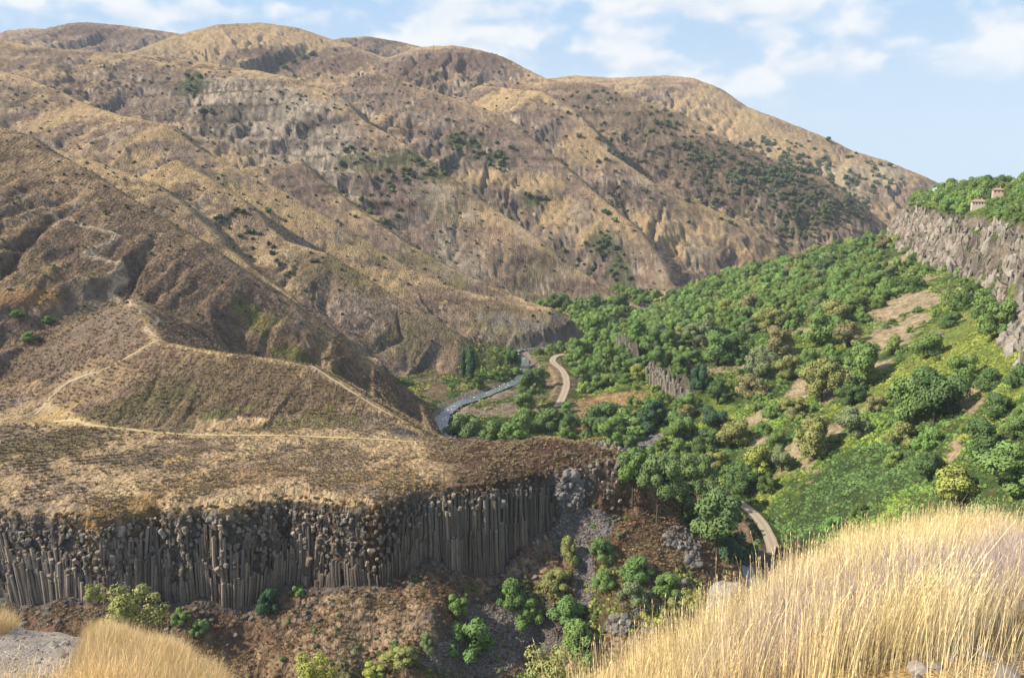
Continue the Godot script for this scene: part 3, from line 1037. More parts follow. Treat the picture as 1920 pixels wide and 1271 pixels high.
func from_arrays(v: PackedVector3Array, n: PackedVector3Array, c: PackedColorArray, idx: PackedInt32Array) -> ArrayMesh:
	var arr := []
	arr.resize(Mesh.ARRAY_MAX)
	arr[Mesh.ARRAY_VERTEX] = v
	if n.size():
		arr[Mesh.ARRAY_NORMAL] = n
	arr[Mesh.ARRAY_COLOR] = c
	arr[Mesh.ARRAY_INDEX] = idx
	var m := ArrayMesh.new()
	m.add_surface_from_arrays(Mesh.PRIMITIVE_TRIANGLES, arr)
	return m

func rnd(a: float, b: float) -> float:
	return rng.randf_range(a, b)

func any_dir() -> Vector3:
	return Vector3(rng.randfn(), rng.randfn(), rng.randfn()).normalized()

# a crown: leaves as small bent faces spread over and into a set of boughs (x, y, z, radius), flattened by squash
func crown_mesh(boughs: Array, count: int, leaf: float, hang := 0.0, squash := 0.85) -> ArrayMesh:
	var v := PackedVector3Array()
	var n := PackedVector3Array()
	var c := PackedColorArray()
	var idx := PackedInt32Array()
	var area := 0.0
	for b in boughs:
		area += b[3] * b[3]
	for b in boughs:
		var cb := Vector3(b[0], b[1], b[2])
		var tone := rnd(0.82, 1.15)
		for k in int(count * b[3] * b[3] / area):
			var d := any_dir()
			if d.y < -0.35 and rng.randf() < 0.6:
				d.y = -d.y
			var rad: float = b[3] * (1.0 - 0.42 * pow(rng.randf(), 2.2)) * (1.0 + 0.16 * n_fine.get_noise_3d(d.x * 14.0 + cb.x * 90.0, d.y * 14.0, d.z * 14.0))
			if rng.randf() < 0.07:
				rad *= 1.13
			var p := cb + d * rad * Vector3(1.0, squash, 1.0)
			var nn := (d + 0.75 * any_dir() + Vector3(0, 0.35, 0)).normalized()
			var tx := nn.cross(any_dir()).normalized()
			var ty := nn.cross(tx)
			if hang > 0.0:
				ty = ty.lerp(Vector3.DOWN, hang).normalized()
			nn = tx.cross(ty).normalized()
			if nn.dot(d + Vector3(0, 0.2, 0)) < 0.0:
				tx = -tx
				nn = -nn
			var s := leaf * rnd(0.6, 1.35)
			var g := tone * rnd(0.72, 1.3)
			var warm := rnd(-0.10, 0.14)
			var col := Color(g * (1.0 + warm), g, g * (1.0 - warm))
			var at := v.size()
			v.append(p - tx * s * 0.5)
			v.append(p - ty * s * 0.62 - nn * s * 0.12)
			v.append(p + tx * s * 0.5)
			v.append(p + ty * s * 0.62 - nn * s * 0.12)
			var sn := (nn * 0.6 + d * 0.6).normalized()
			for q in 4:
				n.append(sn)
				c.append(col)
			idx.append_array(PackedInt32Array([at, at + 2, at + 1, at, at + 3, at + 2]))
	return from_arrays(v, n, c, idx)

func tube(v: PackedVector3Array, n: PackedVector3Array, c: PackedColorArray, idx: PackedInt32Array, pts: Array, rad: Array, sides := 7, tone := Color.WHITE):
	var base := v.size()
	for k in pts.size():
		var p: Vector3 = pts[k]
		var a: Vector3 = pts[maxi(k - 1, 0)]
		var b: Vector3 = pts[mini(k + 1, pts.size() - 1)]
		var t := (b - a).normalized()
		var s := t.cross(Vector3(0.31, 0.2, 0.93)).normalized()
		var u := s.cross(t)
		for q in sides:
			var w := TAU * q / sides
			var d := s * cos(w) + u * sin(w)
			v.append(p + d * rad[k])
			n.append(d)
			c.append(tone)
	for k in pts.size() - 1:
		for q in sides:
			var i0 := base + k * sides + q
			var i1 := base + k * sides + (q + 1) % sides
			idx.append_array(PackedInt32Array([i0, i1, i0 + sides, i1, i1 + sides, i0 + sides]))

func trunk_mesh(h: float, r: float, limbs: int, spread: float, from := 0.35) -> ArrayMesh:
	var v := PackedVector3Array()
	var n := PackedVector3Array()
	var c := PackedColorArray()
	var idx := PackedInt32Array()
	var lean := Vector3(rnd(-0.05, 0.05), 0, rnd(-0.05, 0.05))
	tube(v, n, c, idx, [Vector3(0, -0.08, 0), Vector3(0, 0.03, 0), lean * 0.5 + Vector3(0, h * 0.4, 0), lean + Vector3(0, h * 0.8, 0), lean * 1.3 + Vector3(0, h, 0)], [r * 1.5, r * 1.1, r * 0.85, r * 0.5, r * 0.15])
	for k in limbs:
		var a := TAU * k / limbs + rnd(-0.4, 0.4)
		var y0 := h * rnd(from, 0.75)
		var d := Vector3(cos(a), 0, sin(a))
		tube(v, n, c, idx, [lean * 0.6 + Vector3(0, y0, 0), d * spread * 0.5 + Vector3(0, y0 + h * 0.16, 0), d * spread * 0.9 + Vector3(0, y0 + h * 0.36, 0)], [r * 0.5, r * 0.34, r * 0.1], 5)
	return from_arrays(v, n, c, idx)

func rock_mesh(sub: int, rough: float, flat_: float, facet := true) -> ArrayMesh:
	# an angular stone of unit size: a subdivided box pushed about and cut by random planes
	var planes: Array = []
	for k in 9:
		planes.append([any_dir(), rnd(0.36, 0.52)])
	var st := SurfaceTool.new()
	st.begin(Mesh.PRIMITIVE_TRIANGLES)
	st.set_smooth_group(-1 if facet else 0)
	var off := rnd(0, 100)
	var corner := func(d: Vector3) -> Vector3:
		var p: Vector3 = d.normalized() * 0.62
		for q in planes:
			var over: float = p.dot(q[0]) - q[1]
			if over > 0.0:
				p -= q[0] * over
		p *= 1.0 + rough * n_fine.get_noise_3d(p.x * 18.0 + off, p.y * 18.0, p.z * 18.0)
		p.y *= flat_
		return p
	for f in 6:
		var nn := [Vector3.RIGHT, Vector3.LEFT, Vector3.UP, Vector3.DOWN, Vector3.BACK, Vector3.FORWARD][f] as Vector3
		var a := Vector3(nn.y, nn.z, nn.x)
		var b := nn.cross(a)
		for i in sub:
			for j in sub:
				var q: Array = []
				for o in [[0, 0], [1, 0], [1, 1], [0, 1]]:
					q.append(corner.call(nn + a * (2.0 * (i + o[0]) / sub - 1.0) + b * (2.0 * (j + o[1]) / sub - 1.0)))
				var tone := 1.0 + 0.12 * n_fine.get_noise_3d(q[0].x * 30.0, q[0].y * 30.0, off)
				st.set_color(Color(tone, tone, tone))
				for t in [0, 3, 1, 1, 3, 2]:
					st.add_vertex(q[t])
	st.generate_normals()
	return st.commit()

func column_mesh(rings: int, wob: float) -> ArrayMesh:
	# a basalt column of unit height and radius: six unequal sides, slightly stepped at its cross joints
	var st := SurfaceTool.new()
	st.begin(Mesh.PRIMITIVE_TRIANGLES)
	st.set_smooth_group(-1)
	var ang: Array = []
	for k in 6:
		ang.append(TAU * k / 6.0 + rnd(-0.22, 0.22))
	var ring: Array = []
	for k in rings + 1:
		var o := Vector3(rnd(-wob, wob), 0, rnd(-wob, wob))
		var s := rnd(0.9, 1.08)
		var row: Array = []
		for a in ang:
			row.append(o + Vector3(cos(a) * s, float(k) / rings, sin(a) * s))
		ring.append(row)
	var tilt := Vector3(rnd(-0.02, 0.02), 0, rnd(-0.02, 0.02))
	for q in 6:
		ring[rings][q].y += (ring[rings][q].x * tilt.x + ring[rings][q].z * tilt.z)
	for k in rings:
		var tone := rnd(0.8, 1.2)
		for q in 6:
			var w := (q + 1) % 6
			var t := tone * rnd(0.92, 1.08)
			st.set_color(Color(t, t, t))
			for p in [ring[k][q], ring[k][w], ring[k + 1][q], ring[k][w], ring[k + 1][w], ring[k + 1][q]]:
				st.add_vertex(p)
	st.set_color(Color(1.15, 1.1, 1.0))
	for q in range(1, 5):
		for p in [ring[rings][0], ring[rings][q], ring[rings][q + 1]]:
			st.add_vertex(p)
	st.generate_normals()
	return st.commit()

func tuft_mesh(blades: int, spread: float, w: float, lean: float) -> ArrayMesh:
	# a tuft of unit height
	var v := PackedVector3Array()
	var n := PackedVector3Array()
	var c := PackedColorArray()
	var idx := PackedInt32Array()
	for k in blades:
		var a := rnd(0, TAU)
		var o := Vector3(cos(a), 0, sin(a)) * spread * sqrt(rng.randf())
		var tip := o * rnd(1.2, 1.9) + Vector3(rnd(-lean, lean), rnd(0.55, 1.0), rnd(-lean, lean))
		var s := Vector3(cos(a + 1.4), 0, sin(a + 1.4)) * w * rnd(0.6, 1.3)
		var mid := o.lerp(tip, 0.5) + Vector3(0, 0.08, 0)
		var t := rnd(0.75, 1.25)
		var at := v.size()
		v.append_array(PackedVector3Array([o - s * 0.7, o + s * 0.7, mid - s, mid + s, tip]))
		var nn := (Vector3(o.x, 0.5, o.z) + any_dir() * 0.3).normalized()
		for q in 5:
			n.append(nn)
			c.append(Color(t, t, t))
		idx.append_array(PackedInt32Array([at, at + 2, at + 1, at + 1, at + 2, at + 3, at + 2, at + 4, at + 3]))
	return from_arrays(v, PackedVector3Array(), c, idx)

func straw_mesh(stems: int, spread: float, lean: float, head: float, wide: float) -> ArrayMesh:
	# dry grass: thin stems that bow, each with a seed head
	var v := PackedVector3Array()
	var n := PackedVector3Array()
	var c := PackedColorArray()
	var idx := PackedInt32Array()
	for k in stems:
		var a := rnd(0, TAU)
		var o := Vector3(cos(a), 0, sin(a)) * spread * sqrt(rng.randf())
		var hgt := rnd(0.5, 1.0)
		var bow := Vector3(rnd(-lean, lean) + 0.03, 0, rnd(-lean, lean))
		var y := rnd(0, TAU)
		var s := Vector3(cos(y), 0, sin(y)) * wide * rnd(0.7, 1.3)
		var nn := Vector3(-s.z, 0.35 * wide, s.x).normalized()
		var t := rnd(0.78, 1.2)
		var warm := rnd(-0.06, 0.08)
		var at := v.size()
		for q in 4:
			var f := q / 3.0
			var p := o + Vector3(0, hgt * f, 0) + bow * f * f * hgt
			var ww := s * (1.0 - 0.55 * f)
			v.append(p - ww)
			v.append(p + ww)
			n.append(nn)
			n.append(nn)
			var g := t
			c.append(Color(g * (1.0 + warm), g, g * (1.0 - warm)))
			c.append(Color(g * (1.0 + warm), g, g * (1.0 - warm)))
		for q in 3:
			var b := at + q * 2
			idx.append_array(PackedInt32Array([b, b + 2, b + 1, b + 1, b + 2, b + 3]))
		if head > 0.0 and rng.randf() < 0.6:
			var top := o + Vector3(0, hgt, 0) + bow * hgt
			var dir := (Vector3(0, 1, 0) + bow * 2.0).normalized()
			var hw := s * rnd(1.3, 2.0)
			at = v.size()
			v.append_array(PackedVector3Array([top - dir * head * 0.3, top - hw, top + hw, top + dir * head]))
			for q in 4:
				n.append(nn)
				c.append(Color(t * 1.1, t, t * 0.85))
			idx.append_array(PackedInt32Array([at, at + 1, at + 2, at + 1, at + 3, at + 2]))
	return from_arrays(v, PackedVector3Array(), c, idx)

func frame(at: Vector3, s: float, yaw: float, sy := 1.0, tilt := Vector3.ZERO) -> Transform3D:
	var b := Basis(Vector3.UP, yaw)
	if tilt != Vector3.ZERO:
		b = Basis(Quaternion(Vector3.UP, (Vector3.UP + tilt).normalized())) * b
	return Transform3D(b * Basis.from_scale(Vector3(s, s * sy, s)), at)

func slope_at(x: float, z: float) -> Vector3:
	return norm[index_at(x, z)]

# ---------------------------------------------------------------- what stands on the ground
var crowns := {}
var trunks := {}
var leaf_mats := {}
var bark: StandardMaterial3D
var basalt: StandardMaterial3D
var taken: Array = []
var stand := {}

func boughs_round(k: int, r0: float, r1: float, wide: float, low: float, high: float) -> Array:
	# boughs inside a unit-wide egg standing on the ground
	var out: Array = []
	for i in k:
		var a := rnd(0, TAU)
		var f := rnd(0.0, 1.0)
		var y := lerpf(low, high, f)
		var w := wide * sqrt(maxf(0.0, 1.0 - pow((f - 0.35) / 0.75, 2.0))) * sqrt(rng.randf()) * 1.05
		out.append([cos(a) * w, y, sin(a) * w, rnd(r0, r1)])
	return out

func make_kit():
	rock_grain = grain(71, 0.03, 0.5, 1.0, FastNoiseLite.TYPE_SIMPLEX_SMOOTH, 512)
	for q in [["bright", 0.125, 0.205, 0.065], ["mid", 0.145, 0.225, 0.065], ["dark", 0.089, 0.147, 0.050], ["olive", 0.230, 0.241, 0.082], ["brown", 0.225, 0.205, 0.095], ["grey", 0.176, 0.215, 0.102], ["yellow", 0.291, 0.323, 0.078], ["blue", 0.055, 0.105, 0.055], ["willow", 0.123, 0.186, 0.066], ["pale", 0.253, 0.265, 0.102], ["scrub", 0.058, 0.081, 0.036], ["scrubby", 0.090, 0.107, 0.048]]:
		leaf_mats[q[0]] = leaf_material(q[0] + "_leaves", Color(q[1], q[2], q[3]))
	bark = rock_material("bark", Color(0.15, 0.12, 0.09), 1.3, 3.0)
	basalt = rock_material("basalt", Color(0.36, 0.31, 0.26), 7.0, 30.0)
	for k in 3:
		crowns["tree%d" % k] = crown_mesh(boughs_round(22, 0.10, 0.22, 0.40, 0.2, 0.8), 6800, 0.040)
		crowns["bush%d" % k] = crown_mesh(boughs_round(17, 0.10, 0.22, 0.42, 0.06, 0.55), 4400, 0.044)
		crowns["scrub%d" % k] = crown_mesh(boughs_round(5, 0.18, 0.30, 0.30, 0.05, 0.45), 420, 0.12)
	for k in 2:
		var p: Array = []
		for i in 16:
			var f := i / 15.0
			p.append([rnd(-0.1, 0.1), 0.25 + f * 2.7, rnd(-0.1, 0.1), 0.46 * pow(sin(PI * (0.16 + 0.78 * f)), 0.7)])
		crowns["poplar%d" % k] = crown_mesh(p, 2600, 0.12, 0.0, 1.0)
	for k in 3:
		var p: Array = []
		for i in 17:
			var f := rng.randf()
			var a := rnd(0, TAU)
			var w := 0.36 * sin(PI * (0.18 + 0.72 * f)) * sqrt(rng.randf()) * 1.1
			p.append([cos(a) * w, 0.42 + f * 0.95, sin(a) * w, rnd(0.13, 0.21)])
		crowns["river%d" % k] = crown_mesh(p, 6500, 0.042, 0.35)
		trunks["river%d" % k] = trunk_mesh(1.1, 0.026, 6, 0.30, 0.28)
		trunks["tree%d" % k] = trunk_mesh(0.7, 0.030, 6, 0.30, 0.2)
	crowns["willow0"] = crown_mesh(boughs_round(20, 0.07, 0.17, 0.42, 0.08, 0.62), 3000, 0.027, 0.0)
	crowns["willow1"] = crown_mesh(boughs_round(20, 0.07, 0.17, 0.42, 0.08, 0.7), 3000, 0.027, 0.0)

func plant(called: String, label: String, category: String, kind: String, colour: String, at: Vector3, w: float, sy := 1.0, group := "") -> Node3D:
	var o := thing(called, label, category, at, rnd(0, TAU), group)
	var c := put("crown", crowns[kind], leaf_mats[colour], o)
	c.scale = Vector3(w, w * sy, w)
	if trunks.has(kind):
		var t := put("trunk", trunks[kind], bark, o)
		t.scale = Vector3(w, w * sy, w)
	taken.append(Vector3(at.x, at.z, w * 0.40))
	return o

func pixel_tree(u: float, v: float, wpx: float, hpx: float, kind: String, colour: String, called: String, category: String, label: String, group := ""):
	var p := hit(u, v)
	var m := -p.z / FOC
	var w := wpx * m * 1.17
	var tall: float = {"tree": 0.98, "bush": 0.78, "scrub": 0.72, "poplar": 3.3, "river": 1.52, "willow": 0.82}[kind]
	plant(called, label, category, kind + str(rng.randi() % (2 if kind == "poplar" or kind == "willow" else 3)), colour, p + Vector3(0, -0.02 * w, 0), w, clampf(hpx * m / w / tall * 1.16, 0.5, 1.9), group)

func has_room(x: float, z: float, r: float) -> bool:
	for t in taken:
		var dx: float = t.x - x
		var dz: float = t.y - z
		var s: float = (t.z + r) * 0.72
		if dx * dx + dz * dz < s * s:
			return false
	return true

func build_things():
	make_kit()
	water_and_roads()
	footpaths()
	rock_walls()
	houses()
	named_trees()
	woods()
	hill_shrubs()
	tufts_and_undergrowth()
	talus_scrub()
	scree()
	spur_things()
	tell_apart()

# ---------------------------------------------------------------- river and roads
func ribbon(called: String, pts: PackedVector3Array, wide: float, mat: Material, label: String, lift := 0.15, level := false, across := 4):
	# a strip draped on the ground along a line
	var line := PackedVector3Array()
	for k in pts.size() - 1:
		var a := pts[maxi(k - 1, 0)]
		var b := pts[k]
		var c := pts[k + 1]
		var d := pts[mini(k + 2, pts.size() - 1)]
		var n := maxi(2, int(b.distance_to(c) / 2.0))
		for s in n:
			line.append(b.cubic_interpolate(c, a, d, float(s) / n))
	line.append(pts[pts.size() - 1])
	var v := PackedVector3Array()
	var c := PackedColorArray()
	var idx := PackedInt32Array()
	for k in line.size():
		var t := (line[mini(k + 1, line.size() - 1)] - line[maxi(k - 1, 0)])
		var side := Vector3(-t.z, 0, t.x).normalized()
		var w := wide * (1.0 + (0.45 if level else 0.16) * n_fine.get_noise_2d(k * 0.7, 3.0))
		for q in across + 1:
			var f := float(q) / across * 2.0 - 1.0
			var p := line[k] + side * w * f * 0.5
			var y := p.y if level else ground(p.x, p.z) + lift
			v.append(Vector3(p.x, y, p.z))
			# two wheel tracks with a paler, grassier crown
			var track := exp(-pow((absf(f) - 0.55) / 0.22, 2.0))
			var g := 1.0 + 0.15 * n_fine.get_noise_2d(p.x * 2.0, p.z * 2.0)
			if not level and absf(f) < 0.6:
				var at := index_at(p.x, p.z)
				for dj in range(-2, 3):
					for di in range(-6, 7):
						wet[clampi(at + dj * NA + di, 0, wet.size() - 1)] = 0.0
			c.append(Color(g, g, g) if level else Color(0.80, 0.74, 0.62).lerp(Color(1, 1, 1), track) * g)
	var st := across + 1
	for k in line.size() - 1:
		for q in across:
			var i := k * st + q
			idx.append_array(PackedInt32Array([i, i + st, i + 1, i + 1, i + st, i + st + 1]))
	var o := MeshInstance3D.new()
	o.name = called
	o.mesh = from_arrays(v, PackedVector3Array(), c, idx)
	o.material_override = mat
	o.set_meta("kind", "structure")
	o.set_meta("label", label)
	add_child(o, true)

func water_and_roads():
	var wet_m := StandardMaterial3D.new()
	wet_m.resource_name = "river_water"
	wet_m.albedo_color = Color(0.10, 0.125, 0.13).linear_to_srgb()
	wet_m.roughness = 0.12
	wet_m.metallic_specular = 0.6
	wet_m.uv1_triplanar = true
	wet_m.uv1_world_triplanar = true
	wet_m.uv1_scale = Vector3.ONE / 6.0
	wet_m.heightmap_enabled = true
	wet_m.heightmap_texture = rock_grain
	wet_m.heightmap_scale = 5.0
	var line := PackedVector3Array()
	for p in river:
		if p.z < 0.0:
			line.append(p + Vector3(0, -0.35, 0))
	ribbon("river", line, 8.0, wet_m, "shallow grey river winding along the bottom of the gorge", 0.0, true, 3)
	# white water: low ragged crests of foam over the stones
	var foam := plain_material("foam", Color(0.75, 0.78, 0.78), 0.6)
	var where: Array = []
	var tint := PackedColorArray()
	var lump := rock_mesh(2, 0.3, 0.3)
	for k in 900:
		var i := rng.randi() % (line.size() - 4) + 3
		var p := line[i].lerp(line[mini(i + 1, line.size() - 1)], rng.randf())
		var q := p + Vector3(rnd(-4, 4), 0, rnd(-3, 3))
		if n_mid.get_noise_2d(q.x * 2.0, q.z * 2.0) > 0.0:
			where.append(frame(Vector3(q.x, q.y - 0.03, q.z), rnd(0.4, 1.1), rnd(0, TAU), 0.4))
			tint.append(Color(1, 1, 1))
	mass("river_foam", lump, foam, where, tint, self, "white water breaking over stones in the river")
	var bank: Array = []
	var bank_t := PackedColorArray()
	for k in 2600:
		var i := rng.randi() % (line.size() - 4) + 3
		var p := line[i].lerp(line[mini(i + 1, line.size() - 1)], rng.randf())
		var q := p + Vector3(rnd(-9, 9), 0, rnd(-7, 7))
		var s := 0.25 + 0.9 * pow(rng.randf(), 4.0)
		bank.append(frame(Vector3(q.x, maxf(ground(q.x, q.z), q.y - 0.2) + 0.05, q.z), s, rnd(0, TAU), 0.6))
		var g := rnd(0.5, 1.3)
		bank_t.append(Color(g, g, g))
	mass("river_stones", rock_mesh(2, 0.25, 0.8), plain_material("river_stone", Color(0.33, 0.30, 0.27)), bank, bank_t, self, "grey stones in the shallow river and along its banks")
	var dirt := rock_material("road_dirt", Color(0.60, 0.50, 0.39), 5.0, 4.0)
	ribbon("dirt_road", road_near, 4.8, dirt, "pale dirt road with two wheel tracks at the foot of the green slope")
	ribbon("dirt_road", road_far, 5.0, dirt, "pale dirt road bending along the river flat in the gorge")

func footpath(pix: Array, wide: float, mat: Material, label: String):
	var pts := PackedVector3Array()
	for q in pix:
		pts.append(hit(q[0], q[1]))
	var v := PackedVector3Array()
	var c := PackedColorArray()
	var idx := PackedInt32Array()
	var line := PackedVector3Array()
	for k in pts.size() - 1:
		var n := maxi(2, int(pts[k].distance_to(pts[k + 1]) / 1.2))
		if n > 160:
			continue
		for s in n:
			var p := pts[k].lerp(pts[k + 1], float(s) / n)
			p.x += 0.9 * n_fine.get_noise_2d(p.x * 0.7, p.z * 0.7)
			line.append(p)
	for k in line.size():
		var t := line[mini(k + 1, line.size() - 1)] - line[maxi(k - 1, 0)]
		var side := Vector3(-t.z, 0, t.x).normalized()
		var w := wide * (1.0 + 0.5 * n_fine.get_noise_2d(line[k].x, line[k].z))
		for q in 3:
			var p := line[k] + side * w * (q - 1.0) * 0.5
			v.append(Vector3(p.x, ground(p.x, p.z) + 0.16, p.z))
			var g := 1.0 + 0.25 * n_fine.get_noise_2d(p.x * 1.5, p.z * 1.5)
			c.append(Color(g, g, g))
	for k in line.size() - 1:
		for q in 2:
			var i := k * 3 + q
			idx.append_array(PackedInt32Array([i, i + 3, i + 1, i + 1, i + 3, i + 4]))
	var o := MeshInstance3D.new()
	o.name = "path"
	o.mesh = from_arrays(v, PackedVector3Array(), c, idx)
	o.material_override = mat
	o.set_meta("kind", "structure")
	o.set_meta("label", label)
	add_child(o, true)

func footpaths():
	var m := plain_material("trodden_path", Color(0.34, 0.265, 0.185), 1.0)
	footpath([[60, 462], [100, 425], [140, 385], [160, 378]], 0.5, m, "upper end of the thin zigzag path on the near hillside")
	footpath([[100, 403], [143, 420], [190, 432], [219, 439], [205, 455], [158, 479], [185, 484], [230, 494], [228, 500], [200, 513], [215, 517], [238, 523], [232, 530], [205, 552], [222, 562], [245, 572], [278, 585], [297, 597], [292, 608], [272, 618], [285, 628], [301, 636]], 0.6, m, "thin pale zigzag path down the near brown hillside")
	footpath([[301, 638], [270, 652], [235, 672], [200, 690], [165, 702], [130, 715], [95, 745], [60, 780]], 1.0, m, "pale path running left down the edge of the terraced spur")
	footpath([[306, 640], [340, 650], [400, 657], [460, 666], [520, 674], [580, 686], [602, 698], [640, 722], [690, 754], [740, 784]], 0.8, m, "thin pale path along the crest of the terraced spur")
	footpath([[100, 790], [180, 800], [260, 808], [350, 815], [450, 817], [550, 817], [640, 821], [720, 824], [775, 828]], 1.3, plain_material("straw_track", Color(0.37, 0.285, 0.165), 1.0), "pale straw-coloured track along the back edge of the plateau")

# ---------------------------------------------------------------- rock walls
func rock_walls():
	var kinds: Array = []
	for k in 7:
		kinds.append(column_mesh(4, 0.16))
	var blocks: Array = []
	for k in 6:
		blocks.append(rock_mesh(2, 0.5, 1.0))
	var wall := Node3D.new()
	wall.name = "basalt_cliff"
	wall.set_meta("kind", "structure")
	wall.set_meta("label", "long wall of grey basalt columns under the flat grassy plateau")
	add_child(wall, true)
	# walk the true rim: along the outline, find where the ground starts to drop
	var spots: Array = []
	var arc := 0.0
	for i in 18:
		var a := mesa_poly[i]
		var b := mesa_poly[i + 1]
		var t := (b - a).normalized()
		var out := Vector2(-t.y, t.x)
		if out.dot(Vector2(0, 1)) < 0.0 and i < 13:
			out = -out
		var len := a.distance_to(b)
		var s := 0.0
		while s < len:
			var p := a + t * s
			var o := -9.0
			while o < 9.0:
				if plateau(p.x + out.x * o, p.y + out.y * o).y > 0.0:
					break
				o += 0.35
			spots.append([p + out * o, out, arc + s, lerpf(mesa_drop[i], mesa_drop[i + 1], s / len)])
			s += 0.74
		arc += len
	var made: Array = []
	for sp in spots:
		var p: Vector2 = sp[0]
		var out: Vector2 = sp[1]
		var drop: float = sp[3]
		var s: float = sp[2]
		var px := 960.0 + p.x / -(p.y) * FOC * 0.93
		# how regular the columns stand here, and how far up they reach
		var regular := smoothstep(690.0, 800.0, px) * smoothstep(1040.0, 960.0, px)
		var broken := n_mid.get_noise_2d(s * 0.9, 40.0)
		for row in (4 if px < 985.0 + 40.0 * broken else 3):
			var o := 0.5 + row * 0.95 + rnd(-0.25, 0.25)
			var q := p + out * o
			var reach := lerpf(0.68, 0.97, regular) - row * lerpf(0.12, 0.035, regular) + lerpf(0.70, 0.06, regular) * n_mid.get_noise_2d(s * 1.6, row * 77.0) + rnd(-0.07, 0.04)
			if row == 3 and regular > 0.5:
				reach -= 0.3
			if reach < 0.12:
				continue
			var foot := minf(ground(q.x, q.y), -93.0 - drop * 0.6) - 1.5
			var top := lerpf(-93.0 - drop - 1.0, -93.4, clampf(reach, 0.1, 1.0))
			if top < foot + 2.0:
				continue
			var r := rnd(0.28, 0.52)
			var lean := Vector3(out.x, 0, out.y) * rnd(-0.06, 0.01) + Vector3(0.22 * broken * (1.0 - regular) + rnd(-0.03, 0.03), 0, 0)
			var b := Basis(Quaternion(Vector3.UP, (Vector3.UP + lean).normalized())) * Basis(Vector3.UP, rnd(0, TAU)) * Basis.from_scale(Vector3(r, top - foot, r))
			var g := rnd(0.62, 1.25) * (1.0 + 0.45 * n_mid.get_noise_2d(s * 0.5, 9.0))
			made.append([(top - foot) * (1.0 + 0.8 * regular) * (1.0 if px > -30.0 and px < 1200.0 else 0.1) * (1.0 + 0.1 * row), Transform3D(b, Vector3(q.x, foot, q.y)), Color(g * 1.05, g, g * 0.95)])
	made.sort_custom(func(x, y): return x[0] > y[0])
	var where: Array = []
	var tint := PackedColorArray()
	var tones: Array = []
	for k in 6:
		var m := basalt.duplicate()
		m.resource_name = "basalt_tone"
		var c: Color = Color(0.36, 0.31, 0.26) * [0.62, 0.78, 0.92, 1.05, 1.2, 1.4][k]
		c = Color(c.r * [1.0, 1.08, 0.97, 1.1, 1.0, 1.06][k], c.g, c.b * [1.0, 0.9, 1.04, 0.88, 1.0, 0.9][k])
		m.albedo_color = c.linear_to_srgb()
		tones.append(m)
	for k in made.size():
		if k < 300:
			var o := put("column", kinds[k % kinds.size()], tones[clampi(int((made[k][2].g - 0.6) / 0.11), 0, 5)], wall)
			o.transform = made[k][1]
		else:
			where.append(made[k][1])
			tint.append(made[k][2])
	mass("columns", kinds[0], basalt, where, tint, wall)
	# the broken blocks above and between the columns
	var rubble: Array = []
	for sp in spots:
		var p: Vector2 = sp[0]
		var out: Vector2 = sp[1]
		var drop: float = sp[3]
		var s: float = sp[2]
		var px := 960.0 + p.x / -(p.y) * FOC * 0.93
		var regular := smoothstep(690.0, 800.0, px) * smoothstep(1040.0, 960.0, px)
		var nose := smoothstep(960.0, 1010.0, px)
		var many := 4 if regular < 0.5 else 1
		if nose > 0.5:
			many = 2
		for k in many:
			var f := pow(rng.randf(), 1.3)
			var depth := (0.07 + f) * drop * lerpf(0.62, 0.22, regular)
			var o := rnd(-0.1, 0.9) + f * 2.6
			if nose > 0.5:
				o = rnd(0.0, 7.0)
			var q := p + out * o
			var size := rnd(0.28, 0.75) * (1.0 + 0.5 * pow(rng.randf(), 6.0))
			var y := -92.9 - depth
			if o < -0.4 or nose > 0.5:
				y = ground(q.x, q.y) + 0.1 * size
			var g := rnd(0.6, 1.35)
			rubble.append([size, frame(Vector3(q.x, y - size * 0.8, q.y), size * 0.85, rnd(0, TAU), rnd(1.2, 3.6), Vector3(rnd(-0.55, 0.55), 0, rnd(-0.55, 0.55))), Color(g * 1.04, g, g * 0.95)])
	# stacks that stand out of the wall, and stones at its foot
	for k in 450:
		var sp: Array = spots[rng.randi() % spots.size()]
		var p: Vector2 = sp[0] + sp[1] * rnd(4.5, 12.0)
		var size := rnd(0.2, 0.6)
		rubble.append([size, frame(Vector3(p.x, ground(p.x, p.y), p.y), size * 1.4, rnd(0, TAU), rnd(0.6, 1.0), Vector3(rnd(-0.4, 0.4), 0, rnd(-0.4, 0.4))), Color(1, 1, 1) * rnd(0.4, 0.85)])
	rubble.sort_custom(func(x, y): return x[0] > y[0])
	var rw: Array = [[], [], []]
	var rt: Array = [PackedColorArray(), PackedColorArray(), PackedColorArray()]
	for k in rubble.size():
		if k < 200:
			var o := put("block", kinds[k % kinds.size()], tones[clampi(int((rubble[k][2].g - 0.6) / 0.125), 0, 5)], wall)
			o.transform = rubble[k][1]
		else:
			rw[k % 3].append(rubble[k][1])
			rt[k % 3].append(rubble[k][2])
	for k in 3:
		mass("blocks", kinds[k + 2], basalt, rw[k], rt[k], wall)
	var brush: Array = []
	var brush_t := PackedColorArray()
	for k in 900:
		var sp: Array = spots[rng.randi() % spots.size()]
		var f := pow(rng.randf(), 1.6)
		if rng.randf() < 0.45:
			f = 0.0
		var p: Vector2 = sp[0] + sp[1] * (rnd(-2.5, 0.8) if f == 0.0 else 0.6 + 2.6 * f)
		var drop: float = sp[3]
		var w := rnd(0.5, 1.7)
		brush.append(frame(Vector3(p.x, ground(p.x, p.y) - 0.1 if f == 0.0 else -92.4 - f * drop * 0.9, p.y), w, rnd(0, TAU), rnd(0.6, 1.0)))
		var g := rnd(0.6, 1.2)
		brush_t.append(Color(g * rnd(1.0, 2.3), g * rnd(0.9, 1.2), g))
